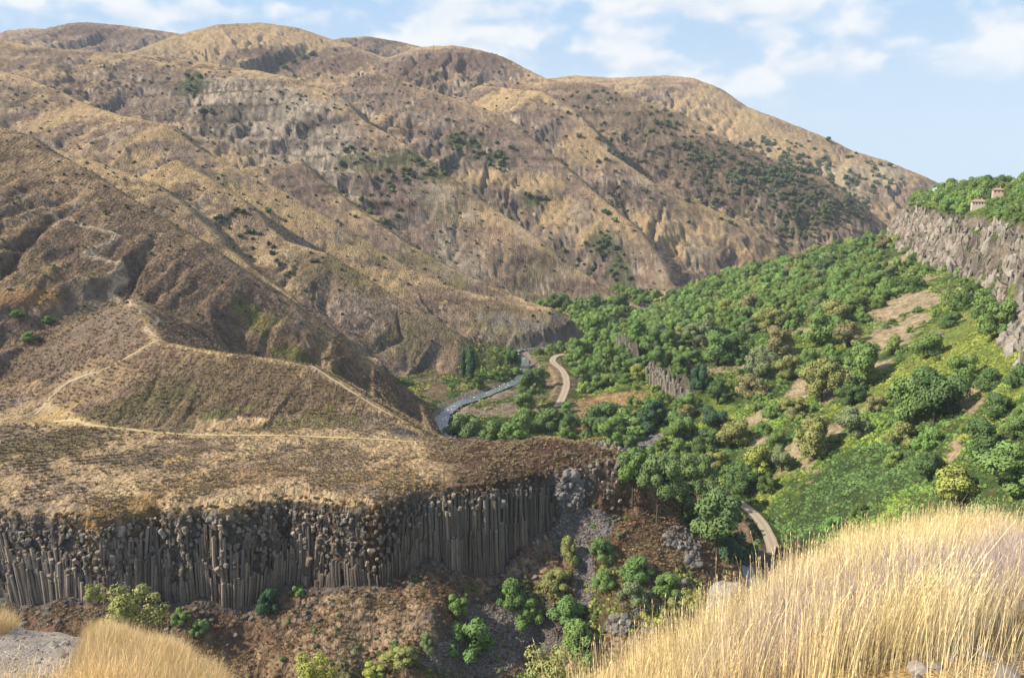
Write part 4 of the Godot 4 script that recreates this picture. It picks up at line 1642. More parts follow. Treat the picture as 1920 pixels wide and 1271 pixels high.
	mass("wall_brush", crowns["scrub2"], leaf_mats["scrubby"], brush, brush_t, wall)
	# the light boulders lodged in a gash at the nose of the plateau
	var pale := rock_material("pale_stone", Color(0.30, 0.275, 0.25), 3.0, 8.0)
	for q in [[1060, 890, 17, "upper left light boulder lodged in the gash at the plateau nose"], [1076, 893, 22, "biggest light boulder at the top of the plateau nose gash"], [1046, 928, 14, "roundish light boulder lowest in the gash at the plateau nose"], [1068, 912, 12, "small light boulder in the middle of the plateau nose gash"]]:
		var p := hit(q[0], q[1])
		var o := thing("boulder", q[3], "boulder", p)
		var st := put("stone", blocks[rng.randi() % 6], pale, o)
		var w: float = q[2] * -p.z / FOC
		st.transform = frame(Vector3(0, w * 0.15, 0), w * 1.15, rnd(0, TAU), 0.9)
	# the crags of the far side: rough ribs of basalt standing in the cliff and along the terrace
	var far_wall := Node3D.new()
	far_wall.name = "valley_cliff"
	far_wall.set_meta("kind", "structure")
	far_wall.set_meta("label", "craggy grey and tan cliff along the top of the green slope")
	add_child(far_wall, true)
	var crag := rock_material("crag_rock", Color(0.36, 0.325, 0.285), 11.0, 60.0)
	var crags: Array = []
	for k in 5:
		crags.append(rock_mesh(3, 0.7, 1.0))
	var ribs: Array = []
	for k in cb_line.size() - 1:
		var a := cb_line[k]
		var b := cb_line[k + 1]
		if a.z > -150.0 or a.z < -1100.0:
			continue
		var d := Vector2(b.x - a.x, b.z - a.z)
		var out := Vector2(d.y, -d.x).normalized()
		var n := int(d.length() / 1.5)
		for s in n:
			var base := Vector2(a.x, a.z) + d * (float(s) / n)
			for row in 4:
				var q := base - out * (-2.0 + row * 5.0 + rnd(-1.5, 2.5))
				var g0 := ground(q.x, q.y)
				var hgt := rnd(5.0, 15.0) * (1.0 + 0.5 * n_mid.get_noise_2d(q.x, q.y))
				var w := rnd(2.2, 6.0)
				var t := rnd(0.65, 1.4)
				var bb := Basis(Quaternion(Vector3.UP, Vector3(rnd(-0.3, 0.3), 1, rnd(-0.3, 0.3)).normalized())) * Basis(Vector3.UP, rnd(0, TAU)) * Basis.from_scale(Vector3(w, hgt, w))
				if n_mid.get_noise_2d(q.x * 0.8, q.y * 0.8) < -0.28:
					continue
				ribs.append([hgt * w / -q.y, Transform3D(bb, Vector3(q.x, g0 - hgt * rnd(-0.05, 0.22), q.y)), Color(t * 1.05, t, t * 0.93)])
	ribs.sort_custom(func(x, y): return x[0] > y[0])
	put_many("rib", "ribs", ribs, crags, crag, Color(0.36, 0.325, 0.285), far_wall, 250)
	var terrace := Node3D.new()
	terrace.name = "terrace_cliff"
	terrace.set_meta("kind", "structure")
	terrace.set_meta("label", "low basalt cliffs at the edge of the wooded terrace above the river")
	add_child(terrace, true)
	var low: Array = []
	for k in bench.size() - 1:
		var a := bench[k]
		var b := bench[k + 1]
		var d := Vector2(b.x - a.x, b.z - a.z)
		var out := Vector2(d.y, -d.x).normalized()
		var n := int(d.length() / 0.8)
		for s in n:
			var base := Vector2(a.x, a.z) + d * (float(s) / n)
			var strong := n_mid.get_noise_2d(base.x * 0.7 + 5.0, base.y * 0.7)
			if rng.randf() > bench_mask(base.x, base.y) or strong < -0.3:
				continue
			for row in 3:
				var q := base - out * (0.4 + row * 1.5 + rnd(-0.6, 0.6))
				var up := base - out * 8.0
				var top := ground(up.x, up.y) - 0.6 - row * 0.0 + rnd(-4.0, 0.2) - (2.0 - row) * 1.8
				var foot := ground(base.x, base.y) - 2.0
				if top - foot < 2.0:
					continue
				var w := rnd(0.6, 1.1)
				var t := rnd(0.75, 1.35)
				low.append([top - foot, Transform3D(Basis(Quaternion(Vector3.UP, Vector3(rnd(-0.14, 0.14), 1, rnd(-0.14, 0.14)).normalized())) * Basis(Vector3.UP, rnd(0, TAU)) * Basis.from_scale(Vector3(w, top - foot, w)), Vector3(q.x, foot, q.y)), Color(t * 1.03, t, t * 0.95)])
	low.sort_custom(func(x, y): return x[0] > y[0])
	put_many("column", "columns", low, kinds, crag, Color(0.30, 0.27, 0.235), terrace, 150)

func put_many(one: String, rest: String, list: Array, kinds: Array, mat: StandardMaterial3D, base: Color, parent: Node3D, most: int):
	var tones: Array = []
	for k in 5:
		var m := mat.duplicate()
		m.resource_name = mat.resource_name + "_tone"
		m.albedo_color = (base * (0.72 + 0.16 * k)).linear_to_srgb()
		tones.append(m)
	var slots_n := kinds.size()
	var where: Array = []
	var tint: Array = []
	for k in slots_n:
		where.append([])
		tint.append(PackedColorArray())
	for k in list.size():
		if k < most:
			var o := put(one, kinds[k % kinds.size()], tones[clampi(int((list[k][2].g - 0.65) / 0.15), 0, 4)], parent)
			o.transform = list[k][1]
		else:
			where[k % slots_n].append(list[k][1])
			tint[k % slots_n].append(list[k][2])
	for k in slots_n:
		if where[k].size():
			mass(rest, kinds[k], mat, where[k], tint[k], parent)

# ---------------------------------------------------------------- trees that one can point at
func named_trees():
	# foot u, foot v, width, height in pixels of the photograph; kind; leaves; label
	for q in [
		[1345, 687, 68, 66, "tree", "bright", "bright green round walnut tree on the terrace edge"],
		[1388, 676, 44, 52, "tree", "dark", "dark tree right behind the bright round walnut tree"],
		[1456, 668, 54, 56, "tree", "brown", "brownish tree with dry leaves above the terrace path"],
		[1428, 707, 60, 56, "tree", "grey", "grey-green tree below the brownish dry-leaved one"],
		[1480, 711, 44, 44, "tree", "olive", "small olive tree right of the grey-green one"],
		[1540, 650, 62, 62, "tree", "mid", "full green tree left of the upper bare tan patches"],
		[1588, 650, 54, 44, "tree", "brown", "olive-brown broad tree touching the bare tan patch"],
		[1563, 607, 52, 44, "tree", "olive", "olive-brown tree above the full green tree, mid slope"],
		[1622, 720, 72, 76, "tree", "mid", "tall green tree leaning over a steep strip of bare earth"],
		[1541, 752, 66, 78, "tree", "olive", "tall olive tree standing between two bare earth gullies"],
		[1743, 673, 54, 46, "tree", "mid", "dense green tree at the upper edge of the bright meadow"],
		[1807, 721, 50, 54, "tree", "mid", "single round green tree in the bright yellow-green meadow"],
		[1752, 792, 92, 100, "tree", "dark", "biggest dark green tree clump below the bright meadow, right half"],
		[1700, 800, 84, 96, "tree", "mid", "broad tree forming the left half of the biggest clump"],
		[1694, 834, 50, 46, "bush", "olive", "olive bush at the lower left foot of the biggest clump"],
		[1598, 820, 58, 54, "tree", "grey", "grey-green round tree left of the biggest clump"],
		[1528, 858, 72, 78, "tree", "olive", "brown-green tall tree at the top of the creeper-covered slope"],
		[1380, 840, 60, 54, "tree", "olive", "olive tree left of the narrow bare gully, mid slope"],
		[1421, 888, 54, 52, "tree", "yellow", "yellow-green tree above the road bend"],
		[1466, 884, 40, 46, "tree", "grey", "slim grey tree beside the yellow-green one above the road"],
		[1390, 925, 60, 54, "tree", "dark", "dark green tree directly above the dirt road bend"],
		[1833, 864, 64, 82, "tree", "dark", "tall dark green tree on the right slope beside a bare scar"],
		[1868, 790, 54, 54, "tree", "dark", "dark tree with shaded hollow near the right edge, mid height"],
		[1890, 925, 110, 90, "tree", "mid", "big green tree behind the straw crest at the right edge"],
		[1780, 945, 92, 74, "tree", "yellow", "big olive-green tree rising behind the straw crest"],
		[1854, 728, 44, 38, "bush", "dark", "dark bush right of the single round meadow tree"],
		[1904, 724, 46, 48, "bush", "dark", "dark bush at the right edge under the big outcrop"],
		[1910, 826, 48, 52, "tree", "mid", "green tree cut by the right edge above the straw crest"],
		[1871, 632, 58, 66, "tree", "mid", "green tree beside the tall outcrop at the right edge"],
		[1838, 606, 52, 60, "tree", "mid", "green tree below the cliff, left of the outcrop tree"],
		[1786, 612, 36, 26, "bush", "dark", "low dark bush under the cliff beside the grey boulder"],
		[1521, 682, 34, 30, "bush", "mid", "small green bush left of the leaning tall tree"],
		[1556, 688, 30, 26, "bush", "bright", "small bright bush left of the leaning tall tree"],
		[1643, 770, 34, 34, "bush", "brown", "small brown bush above the grey-green round tree"],
		[1594, 764, 46, 44, "tree", "dark", "dark olive tree above the grey-green round tree"],
		[1445, 784, 38, 36, "bush", "mid", "green bush on the lower bare earth patch"],
		[1407, 737, 54, 36, "bush", "brown", "wide russet bush right of the terrace cliff"],
		[1345, 757, 42, 42, "tree", "dark", "dark tree just right of the terrace cliff foot"],
		[1318, 728, 38, 50, "bush", "blue", "dark ivy-like bush hanging over the right end of the terrace cliff"],
		[1338, 806, 48, 44, "tree", "blue", "dark grey-green tree below the terrace cliff"],
		[1327, 848, 48, 46, "tree", "dark", "dark tree down slope of the terrace, above the tall river trees"],
		[1341, 876, 42, 36, "bush", "olive", "olive bush just above the hidden part of the road"],
		[1445, 622, 52, 44, "tree", "olive", "olive tree right of the little white hut"],
		[1404, 590, 44, 36, "tree", "brown", "brownish tree above the little white hut"],
		[1674, 645, 26, 22, "bush", "olive", "lone small bush in the middle of the bare tan patch"],
		[1344, 1062, 104, 158, "river", "willow", "tallest riverside tree, standing alone left of the road"],
		[1232, 984, 74, 142, "river", "willow", "tall riverside tree with a bare leaning trunk, near the cliff nose"],
		[1186, 948, 56, 116, "river", "mid", "slender riverside tree closest to the plateau nose"],
		[1280, 968, 68, 120, "river", "willow", "broad riverside tree in the middle of the tall row"],
		[1315, 952, 54, 104, "river", "willow", "riverside tree at the right end of the tall row"],
		[1210, 930, 50, 96, "river", "willow", "riverside tree behind the leaning bare trunk"],
		[1382, 1050, 64, 60, "bush", "blue", "dark bush in the shade beside the river, left of the road"],
		[1300, 990, 46, 56, "bush", "dark", "dark bush under the row of tall riverside trees"],
		[1255, 905, 50, 60, "tree", "willow", "rounded tree behind the tall riverside row"],
		[869, 706, 11, 50, "poplar", "blue", "shorter of the twin columnar poplars by the far river bend"],
		[883, 710, 17, 60, "poplar", "blue", "taller of the twin columnar poplars by the far river bend"],
		[993, 766, 48, 72, "river", "dark", "dark tree on the gravel flat beside the river"],
		[961, 690, 28, 38, "tree", "dark", "dark tree overhanging the far river bend"],
		[1223, 658, 42, 42, "tree", "bright", "bright round tree on the terrace, left of the pale poplars"],
		[1235, 690, 32, 38, "tree", "bright", "small bright tree on the lip of the terrace cliff"],
		[1302, 662, 40, 58, "river", "grey", "pale grey-green poplar clump on the terrace"],
		[1326, 644, 22, 54, "poplar", "grey", "slim pale poplar behind the pale clump"],
		[867, 820, 62, 56, "bush", "willow", "big willow clump where the river slips behind the plateau"],
		[926, 824, 50, 44, "bush", "willow", "willow clump in the middle of the river flat, behind the plateau"],
		[962, 822, 50, 36, "bush", "mid", "low green willow clump right of the middle one"],
		[1030, 804, 46, 40, "bush", "willow", "willow clump right beside the white post"],
		[985, 794, 44, 30, "bush", "mid", "green bush on the gravel below the dark gravel-flat tree"],
		[1132, 796, 70, 44, "bush", "dark", "dark green thicket left on the strip under the tan bank"],
		[1178, 806, 66, 44, "bush", "mid", "green thicket in the middle of the strip under the tan bank"],
		[1228, 800, 64, 54, "bush", "blue", "blue-green thicket right on the strip under the tan bank"],
		[878, 1228, 92, 82, "bush", "bright", "biggest bright green bush on the grey scree"],
		[958, 1128, 50, 46, "bush", "bright", "bright green bush against the foot of the regular columns"],
		[504, 1145, 38, 46, "bush", "blue", "cone-shaped blue-green bush below the rock wall"],
		[557, 1116, 28, 24, "bush", "mid", "small green bush right of the blue-green cone"],
		[856, 1145, 42, 38, "bush", "mid", "green bush under the end of the column wall"],
		[804, 1216, 34, 36, "bush", "grey", "grey-green bush left of the scree's biggest bush"],
		[993, 1170, 50, 52, "bush", "mid", "green bush on the scree left of the lower gully"],
		[1060, 1160, 70, 56, "bush", "bright", "wide bright bush beside the narrow scree chute"],
		[1093, 1222, 86, 66, "bush", "mid", "large green bush at the bottom right of the scree"],
		[1193, 1080, 56, 40, "bush", "bright", "bright bush high on the rusty talus right of the chute"],
		[1128, 1048, 44, 44, "bush", "bright", "bright bush on the upper talus between the two chutes"],
		[1070, 1050, 38, 52, "bush", "olive", "olive bush at the top of the narrow scree chute"],
		[1046, 1098, 50, 36, "bush", "olive", "low olive bush left of the narrow scree chute"],
		[1132, 1096, 42, 30, "bush", "mid", "green bush right of the narrow scree chute"],
		[1186, 1126, 50, 40, "bush", "grey", "grey-olive bush in the middle of the lower talus"],
		[1251, 1110, 52, 40, "bush", "mid", "green bush beside the boulder stream, lower talus"],
		[1260, 1150, 42, 36, "bush", "olive", "olive bush right of the fallen blocks, near the straw"],
		[908, 1210, 30, 30, "bush", "mid", "small green bush at the right foot of the biggest bush"],
		[745, 1240, 60, 30, "bush", "olive", "olive bush low on the talus at the bottom of the gorge"],
		[700, 1262, 46, 26, "bush", "yellow", "yellow-green bush at the very bottom of the gorge"],
		[375, 1190, 34, 36, "bush", "bright", "bright green bush just beyond the left straw knoll"],
		[340, 1165, 34, 30, "bush", "mid", "green bush beyond the knoll beside the grey shrub"],
		[32, 592, 22, 12, "bush", "mid", "left of the two dark bushes on the near hillside"],
		[90, 604, 20, 14, "bush", "mid", "right of the two dark bushes on the near hillside"],
		[53, 636, 24, 14, "bush", "mid", "lowest of the three dark bushes on the near hillside"],
	]:
		var cat := "tree" if q[4] != "bush" else "bush"
		var called: String = {"tree": "broadleaf_tree", "bush": "green_bush", "poplar": "poplar_tree", "river": "riverside_tree"}[q[4]]
		pixel_tree(q[0], q[1], q[2], q[3], q[4], q[5], called, cat, q[6])

func pick(list: Array) -> String:
	return list[rng.randi() % list.size()]

func woods():
	# the wood along the valley, the slope and the mesa top: single trees with room between them
	var made_t := 0
	var made_b := 0
	var grid := {}
	for k in 26000:
		var r := sqrt(rnd(190.0 * 190.0, 1300.0 * 1300.0)) if k % 2 else rnd(260.0, 1300.0)
		var a := rnd(-0.20, 0.64)
		var x := r * sin(a)
		var z := -r * cos(a)
		var at := index_at(x, z)
		if wet[at] < 0.35 or not (zone[at] in [202, 204, 205]) or wet[at] > 0.5 and wet[at] < 0.74 and r < 540.0 and rng.randf() < 0.93:
			continue
		var y := hh[at]
		if seen[at] == 0 and rng.randf() < 0.93:
			continue
		var dens := 0.0
		var t := crest[at]
		if zone[at] == 202:
			dens = smoothstep(520.0, 640.0, r) * smoothstep(0.12, 0.3, t) + 0.22 * smoothstep(350.0, 420.0, r)
			dens += 0.9 * smoothstep(0.55, 0.8, t) * smoothstep(330.0, 360.0, r) * smoothstep(700.0, 600.0, r)
			if r < 360.0:
				dens = 0.16
		elif zone[at] == 204:
			dens = 0.9
		else:
			dens = 0.55 if t > (12.0 if r < 690.0 else 7.0) else 0.0
			if r < 420.0:
				dens = 0.8 if t > 9.0 else 0.0
			if x < 4.0 and z > -640.0:
				dens *= 0.12
		dens *= smoothstep(-0.35, 0.15, n_mid.get_noise_2d(x * 0.7, z * 0.7) + 0.1)
		if rng.randf() > dens:
			continue
		var tree := rng.randf() < (0.62 if zone[at] == 202 and r > 500.0 else 0.4)
		var w := rnd(7.0, 16.0) if tree else rnd(3.6, 7.0)
		if zone[at] == 204:
			w = rnd(5.0, 9.0)
		if r > 800.0:
			w *= 1.3
		if tree and made_t > 228 or not tree and made_b > 235:
			continue
		if not has_room(x, z, w * 0.5):
			continue
		var p := Vector3(x, y - 0.02 * w, z)
		var leaves := pick(["mid", "mid", "dark", "olive", "bright", "grey", "brown", "mid", "mid", "yellow", "bright", "dark"])
		var where := "on the wooded floor of the far valley"
		var called_where := "trees in the valley wood"
		if zone[at] == 204:
			where = "on the mesa top above the craggy cliff"
			called_where = "trees along the mesa top"
			leaves = pick(["dark", "mid", "mid", "dark", "bright"])
		elif zone[at] == 205 and r < 420.0:
			where = "on the river flat behind the plateau nose"
			called_where = "plants on the river flat"
			leaves = pick(["willow", "dark", "mid"])
		elif zone[at] == 205:
			where = "along the river in the gorge bottom"
			called_where = "plants along the river"
			leaves = pick(["willow", "mid", "dark", "mid", "yellow"])
		elif r < 520.0:
			where = "on the green slope right of the river"
			called_where = "plants on the green slope"
		var look: String = {"mid": "green", "dark": "dark green", "olive": "olive green", "bright": "bright green", "grey": "grey green", "brown": "brownish", "yellow": "yellow green", "willow": "dull green"}[leaves]
		if tree:
			var pt := plant("valley_tree", look + " broad tree " + where, "tree", "tree%d" % (rng.randi() % 3), leaves, p, w, rnd(0.85, 1.15), look + " " + called_where)
			unnamed.append([pt, look + " broad tree", p])
			made_t += 1
		else:
			var pb := plant("valley_bush", look + " bush " + where, "bush", "bush%d" % (rng.randi() % 3), leaves, p, w, rnd(0.75, 1.1), look + " " + called_where + ", bushes")
			unnamed.append([pb, look + " bush", p])
			made_b += 1
	print("woods ", made_t, " ", made_b)
	# the rest of the wood, which reads as one mass
	var where2: Array = [[], [], []]
	var tint: Array = [PackedColorArray(), PackedColorArray(), PackedColorArray()]
	for k in 70000:
		var r := rnd(300.0, 1420.0)
		var a := rnd(-0.12, 0.64)
		var x := r * sin(a)
		var z := -r * cos(a)
		var at := index_at(x, z)
		if zone[at] == 203 and seen[at] == 1 and norm[at].y > 0.5 and rng.randf() < 0.75 and has_room(x, z, 1.0):
			var cw := rnd(1.2, 4.0)
			where2[0].append(frame(Vector3(x, hh[at] - 0.1, z), cw, rnd(0, TAU), rnd(0.7, 1.1)))
			tint[0].append(Color(rnd(0.8, 1.4), rnd(0.8, 1.1), rnd(0.7, 1.0)))
			continue
		if wet[at] < 0.3 or wet[at] > 0.5 and wet[at] < 0.74 and r < 540.0 and rng.randf() < 0.95 or not (zone[at] in [202, 204, 205]) or (seen[at] == 0 and rng.randf() < 0.9):
			continue
		var t := crest[at]
		var dens := 0.10
		if zone[at] == 202:
			dens = 0.05 * smoothstep(330.0, 420.0, r) + 0.8 * smoothstep(540.0, 660.0, r) * smoothstep(0.1, 0.25, t) + 0.03
		elif zone[at] == 204:
			dens = 0.9
		elif x < 4.0 and z > -640.0:
			dens = 0.02
		elif t < (12.0 if r < 690.0 else 6.5):
			dens = 0.0
		elif r > 690.0:
			dens = 0.8
		if rng.randf() > dens * 0.75 or not has_room(x, z, 1.5):
			continue
		var b := rng.randi() % 3
		var w := (2.4 + 9.0 * pow(rng.randf(), 2.2)) * (1.0 + 0.35 * smoothstep(560.0, 760.0, r)) * (1.0 + 0.5 * n_mid.get_noise_2d(x * 0.8 + 11.0, z * 0.8))
		where2[b].append(frame(Vector3(x, hh[at] - 0.1, z), w, rnd(0, TAU), rnd(0.8, 1.45)))
		var g := rnd(0.6, 1.35) * (1.0 + 0.35 * n_mid.get_noise_2d(x * 1.3, z * 1.3 + 70.0))
		var wm := rnd(-0.15, 0.2)
		tint[b].append(Color(g * (1.0 + wm), g, g * 0.9))
	for b in 3:
		mass("undergrowth", crowns["bush%d" % b], leaf_mats["mid"], where2[b], tint[b], self, "green thicket filling the valley wood between the trees")
		print("mass ", where2[b].size())

# ---------------------------------------------------------------- shrubs on the dry hills
func hill_shrubs():
	var list: Array = []
	for q in [[430, 415, 34, 14, 9], [470, 455, 26, 20, 8], [510, 460, 16, 14, 5], [524, 500, 10, 10, 2], [596, 496, 10, 8, 2], [490, 400, 8, 6, 2], [670, 292, 26, 14, 9], [640, 310, 20, 10, 4], [735, 418, 20, 14, 4], [760, 330, 60, 22, 16], [800, 320, 50, 18, 12], [870, 268, 44, 16, 16], [920, 292, 34, 14, 14], [935, 310, 16, 8, 6], [1010, 374, 20, 8, 6], [1130, 460, 20, 26, 12], [1160, 500, 18, 24, 12], [1140, 400, 14, 14, 4], [1075, 490, 30, 20, 6], [700, 390, 60, 60, 9], [360, 160, 24, 24, 8], [560, 105, 80, 16, 12], [380, 205, 30, 10, 6]]:
		for k in q[4]:
			list.append([q[0] + rng.randfn() * q[2] * 0.6, q[1] + rng.randfn() * q[3] * 0.6, rnd(7, 15)])
	for q in [[1460, 330, 110, 44, 210], [1380, 360, 120, 60, 60], [1520, 395, 60, 50, 170], [1250, 260, 100, 50, 50], [1490, 430, 60, 40, 34], [1330, 300, 80, 40, 40], [1600, 380, 40, 40, 26], [1160, 300, 70, 80, 30], [1080, 190, 60, 20, 14], [1440, 270, 60, 14, 20], [1640, 340, 50, 30, 16], [1570, 300, 90, 20, 16]]:
		for k in q[4]:
			list.append([q[0] + rng.randfn() * q[2] * 0.62, q[1] + rng.randfn() * q[3] * 0.62, rnd(6, 14)])
	for k in 30:
		# along the dark edge of the shrubby ridge
		var f := rng.randf()
		list.append([lerpf(1390, 1640, f) + rnd(-8, 8), lerpf(280, 405, f) + rnd(2, 14), rnd(8, 14)])
	for k in 700:
		list.append([rnd(0, 1250), rnd(110, 640), rnd(3.5, 8)])
	var n := 0
	var where: Array = []
	var tint := PackedColorArray()
	for q in list:
		var p := hit(q[0], q[1])
		if p.z < -1990.0 or p.y > 600.0:
			continue
		var zn := zone[index_at(p.x, p.z)]
		if zn > 100 or p.z > -300.0:
			continue
		var w: float = q[2] * -p.z / FOC
		if n < 296:
			var place: String = ["the near dark hillside", "the small terraced spur", "the second brown ridge", "the spur with the thin trail", "the slope below the rock strata", "the middle brown spur", "the golden spur", "the bare middle spur", "the shrubby right-hand ridge", "the far golden hill", "the upper left shoulder", "the left skyline hill", "the golden crown hill", "the back skyline", "the fluted upper hill", "the fold left of the strata"][zn]
			var leaves := pick(["scrub", "scrub", "scrubby", "dark"])
			var look: String = {"scrub": "blackish green", "scrubby": "dull olive", "dark": "deep green"}[leaves]
			var ph := plant("hill_shrub", look + " rounded shrub growing on " + place, "shrub", "scrub%d" % (rng.randi() % 3), leaves, p, w, rnd(0.8, 1.25), look + " shrubs on " + place)
			unnamed.append([ph, look + " rounded shrub", p])
			n += 1
		else:
			where.append(frame(p, w, rnd(0, TAU), rnd(0.7, 1.1)))
			var g := rnd(0.7, 1.3)
			tint.append(Color(g, g, g))
	print("shrubs ", n, " ", where.size())
	for k in 2600:
		var r := rnd(420.0, 2000.0)
		var a := rnd(-0.60, 0.42)
		var at := index_at(r * sin(a), -r * cos(a))
		if zone[at] > 100 or seen[at] == 0 or rng.randf() > 0.5 + n_mid.get_noise_2d(r * sin(a), -r * cos(a)) * 1.4:
			continue
		var w := rnd(0.9, 2.4) * (1.0 + r / 1500.0)
		where.append(frame(Vector3(r * sin(a), hh[at], -r * cos(a)), w, rnd(0, TAU), rnd(0.6, 1.0)))
		var g := rnd(0.7, 1.4)
		tint.append(Color(g * 1.15, g, g))
	mass("hill_scrub", crowns["scrub0"], leaf_mats["scrubby"], where, tint, self, "low scattered scrub dotting the dry brown hills")

# ---------------------------------------------------------------- tufts, creepers, stones
func tufts_and_undergrowth():
	var tuft := tuft_mesh(16, 0.42, 0.10, 0.22)
	var dry := leaf_material("dry_tufts", Color(0.34, 0.26, 0.165), 0.15)
	var where: Array = []
	var tint := PackedColorArray()
	for k in 420000:
		var r := sqrt(rnd(200.0 * 200.0, 1500.0 * 1500.0)) if k % 3 else rnd(200.0, 520.0)
		var a := rnd(-0.66, 0.30)
		var x := r * sin(a)
		var z := -r * cos(a)
		var at := index_at(x, z)
		var zn := zone[at]
		if seen[at] == 0 or not (zn < 100 or zn == 200 or zn == 201):
			continue
		if zn == 201 and crest[at] < 5.0:
			continue
		var clump := n_mid.get_noise_2d(x * 1.6, z * 1.6) + 0.6 * n_fine.get_noise_2d(x * 0.8, z * 0.8)
		var y := hh[at]
		var row := 0.0
		var c := cols[at]
		var px := 960.0 + x / -z * FOC * 0.95
		if zn == 1 and crest[at] > 4.0 or zn == 200 and px < 300.0 and r > 255.0:
			# set out in contour rows
			var f := fposmod(y / 0.95 + 0.25 * n_mid.get_noise_2d(x, z) if zn == 1 else (z + x * 0.35) / 3.2, 1.0)
			if f > 0.34 or rng.randf() < 0.35 - 0.5 * clump:
				continue
			row = 1.0
		elif rng.randf() > 0.42 + clump * 1.1:
			continue
		if c.g > 0.46 and rng.randf() < 0.9:
			continue
		var s := rnd(0.45, 1.1) * (1.25 if row > 0.0 else 1.0)
		if r > 420.0:
			s *= 1.0 + (r - 420.0) / 560.0
		where.append(frame(Vector3(x, y - 0.05, z), s, rnd(0, TAU), rnd(0.5, 0.9)))
		var g := rnd(0.6, 1.2) * (0.85 if row > 0.0 else 1.0)
		var h := rng.randf()
		tint.append(Color(g * 0.95, g * (1.02 if h < 0.5 else 0.9), g * (0.75 if h < 0.3 else 1.0)))
	for k in 70000:
		var r := rnd(172.0, 330.0)
		var a := rnd(-0.52, 0.30)
		var at := index_at(r * sin(a), -r * cos(a))
		if zone[at] != 201 or crest[at] < 5.0 or seen[at] == 0 or rng.randf() > 0.5 + n_mid.get_noise_2d(r * sin(a) * 2.0, r * cos(a) * 2.0):
			continue
		where.append(frame(Vector3(r * sin(a), hh[at] - 0.04, -r * cos(a)), rnd(0.35, 0.9), rnd(0, TAU), rnd(0.5, 1.0)))
		var g := rnd(0.45, 1.25)
		var h := rng.randf()
		tint.append(Color(g, g * (1.05 if h < 0.4 else 0.82), g * (0.62 if h < 0.4 else 0.8)))
	print("tufts ", where.size())
	mass("dry_tufts", tuft, dry, where, tint, self, "tufts of dry grass and thistle on the brown slopes")
	# creepers, nettles and brambles over the green slope
	where = []
	tint = PackedColorArray()
	var herb := crown_mesh([[0, 0.25, 0, 0.30], [0.22, 0.15, 0.1, 0.26], [-0.2, 0.15, -0.12, 0.26], [0.02, 0.14, -0.22, 0.24]], 110, 0.22, 0.0, 0.7)
	for k in 230000:
		var r := sqrt(rnd(170.0 * 170.0, 760.0 * 760.0)) if k % 3 == 0 else rnd(180.0, 440.0)
		var a := rnd(-0.16, 0.62)
		var x := r * sin(a)
		var z := -r * cos(a)
		var at := index_at(x, z)
		if seen[at] == 0 or wet[at] < 0.35 or zone[at] == 206:
			continue
		var clump := n_fine.get_noise_2d(x * 0.7, z * 0.7) + n_mid.get_noise_2d(x, z)
		if rng.randf() > (0.52 + clump * 0.8) * (wet[at] if wet[at] < 0.5 or wet[at] > 0.75 else 1.0):
			continue
		var c := cols[at]
		var s := (0.6 + 2.2 * pow(rng.randf(), 2.5)) * (1.0 + maxf(0.0, r - 400.0) / 900.0)
		where.append(frame(Vector3(x, hh[at] - 0.12 * s, z), s, rnd(0, TAU), rnd(0.6, 1.1)))
		var g := rnd(0.55, 1.2) * (1.0 + 0.3 * clump)
		tint.append(Color(g * clampf(c.r / 0.12, 0.7, 1.7), g * clampf(c.g / 0.17, 0.75, 1.3), g))
	print("herbs ", where.size())
	mass("creepers", herb, leaf_mats["mid"], where, tint, self, "green creepers and brambles covering the slope between the trees")

func talus_scrub():
	var where: Array = []
	var tint := PackedColorArray()
	for k in 20000:
		var r := rnd(172.0, 330.0)
		var a := rnd(-0.5, 0.32)
		var x := r * sin(a)
		var z := -r * cos(a)
		var at := index_at(x, z)
		if zone[at] != 201 or crest[at] < 7.0 or not has_room(x, z, 0.6):
			continue
		var damp := clampf(wet[at] + 0.25 + 0.5 * n_mid.get_noise_2d(x, z), 0.0, 1.0)
		if rng.randf() > 0.12 + 0.8 * damp:
			continue
		var w := 0.5 + 1.9 * pow(rng.randf(), 1.8)
		where.append(frame(Vector3(x, hh[at] - 0.1, z), w, rnd(0, TAU), rnd(0.6, 1.0)))
		var g := rnd(0.7, 1.3)
		var h := rng.randf()
		tint.append(Color(g * (1.0 if h < damp else 2.0), g * (1.25 if h < damp else 1.0), g * (0.9 if h < damp else 1.3)))
	mass("talus_scrub", crowns["scrub1"], leaf_mats["scrubby"], where, tint, self, "low olive and rusty scrub on the talus below the cliff")

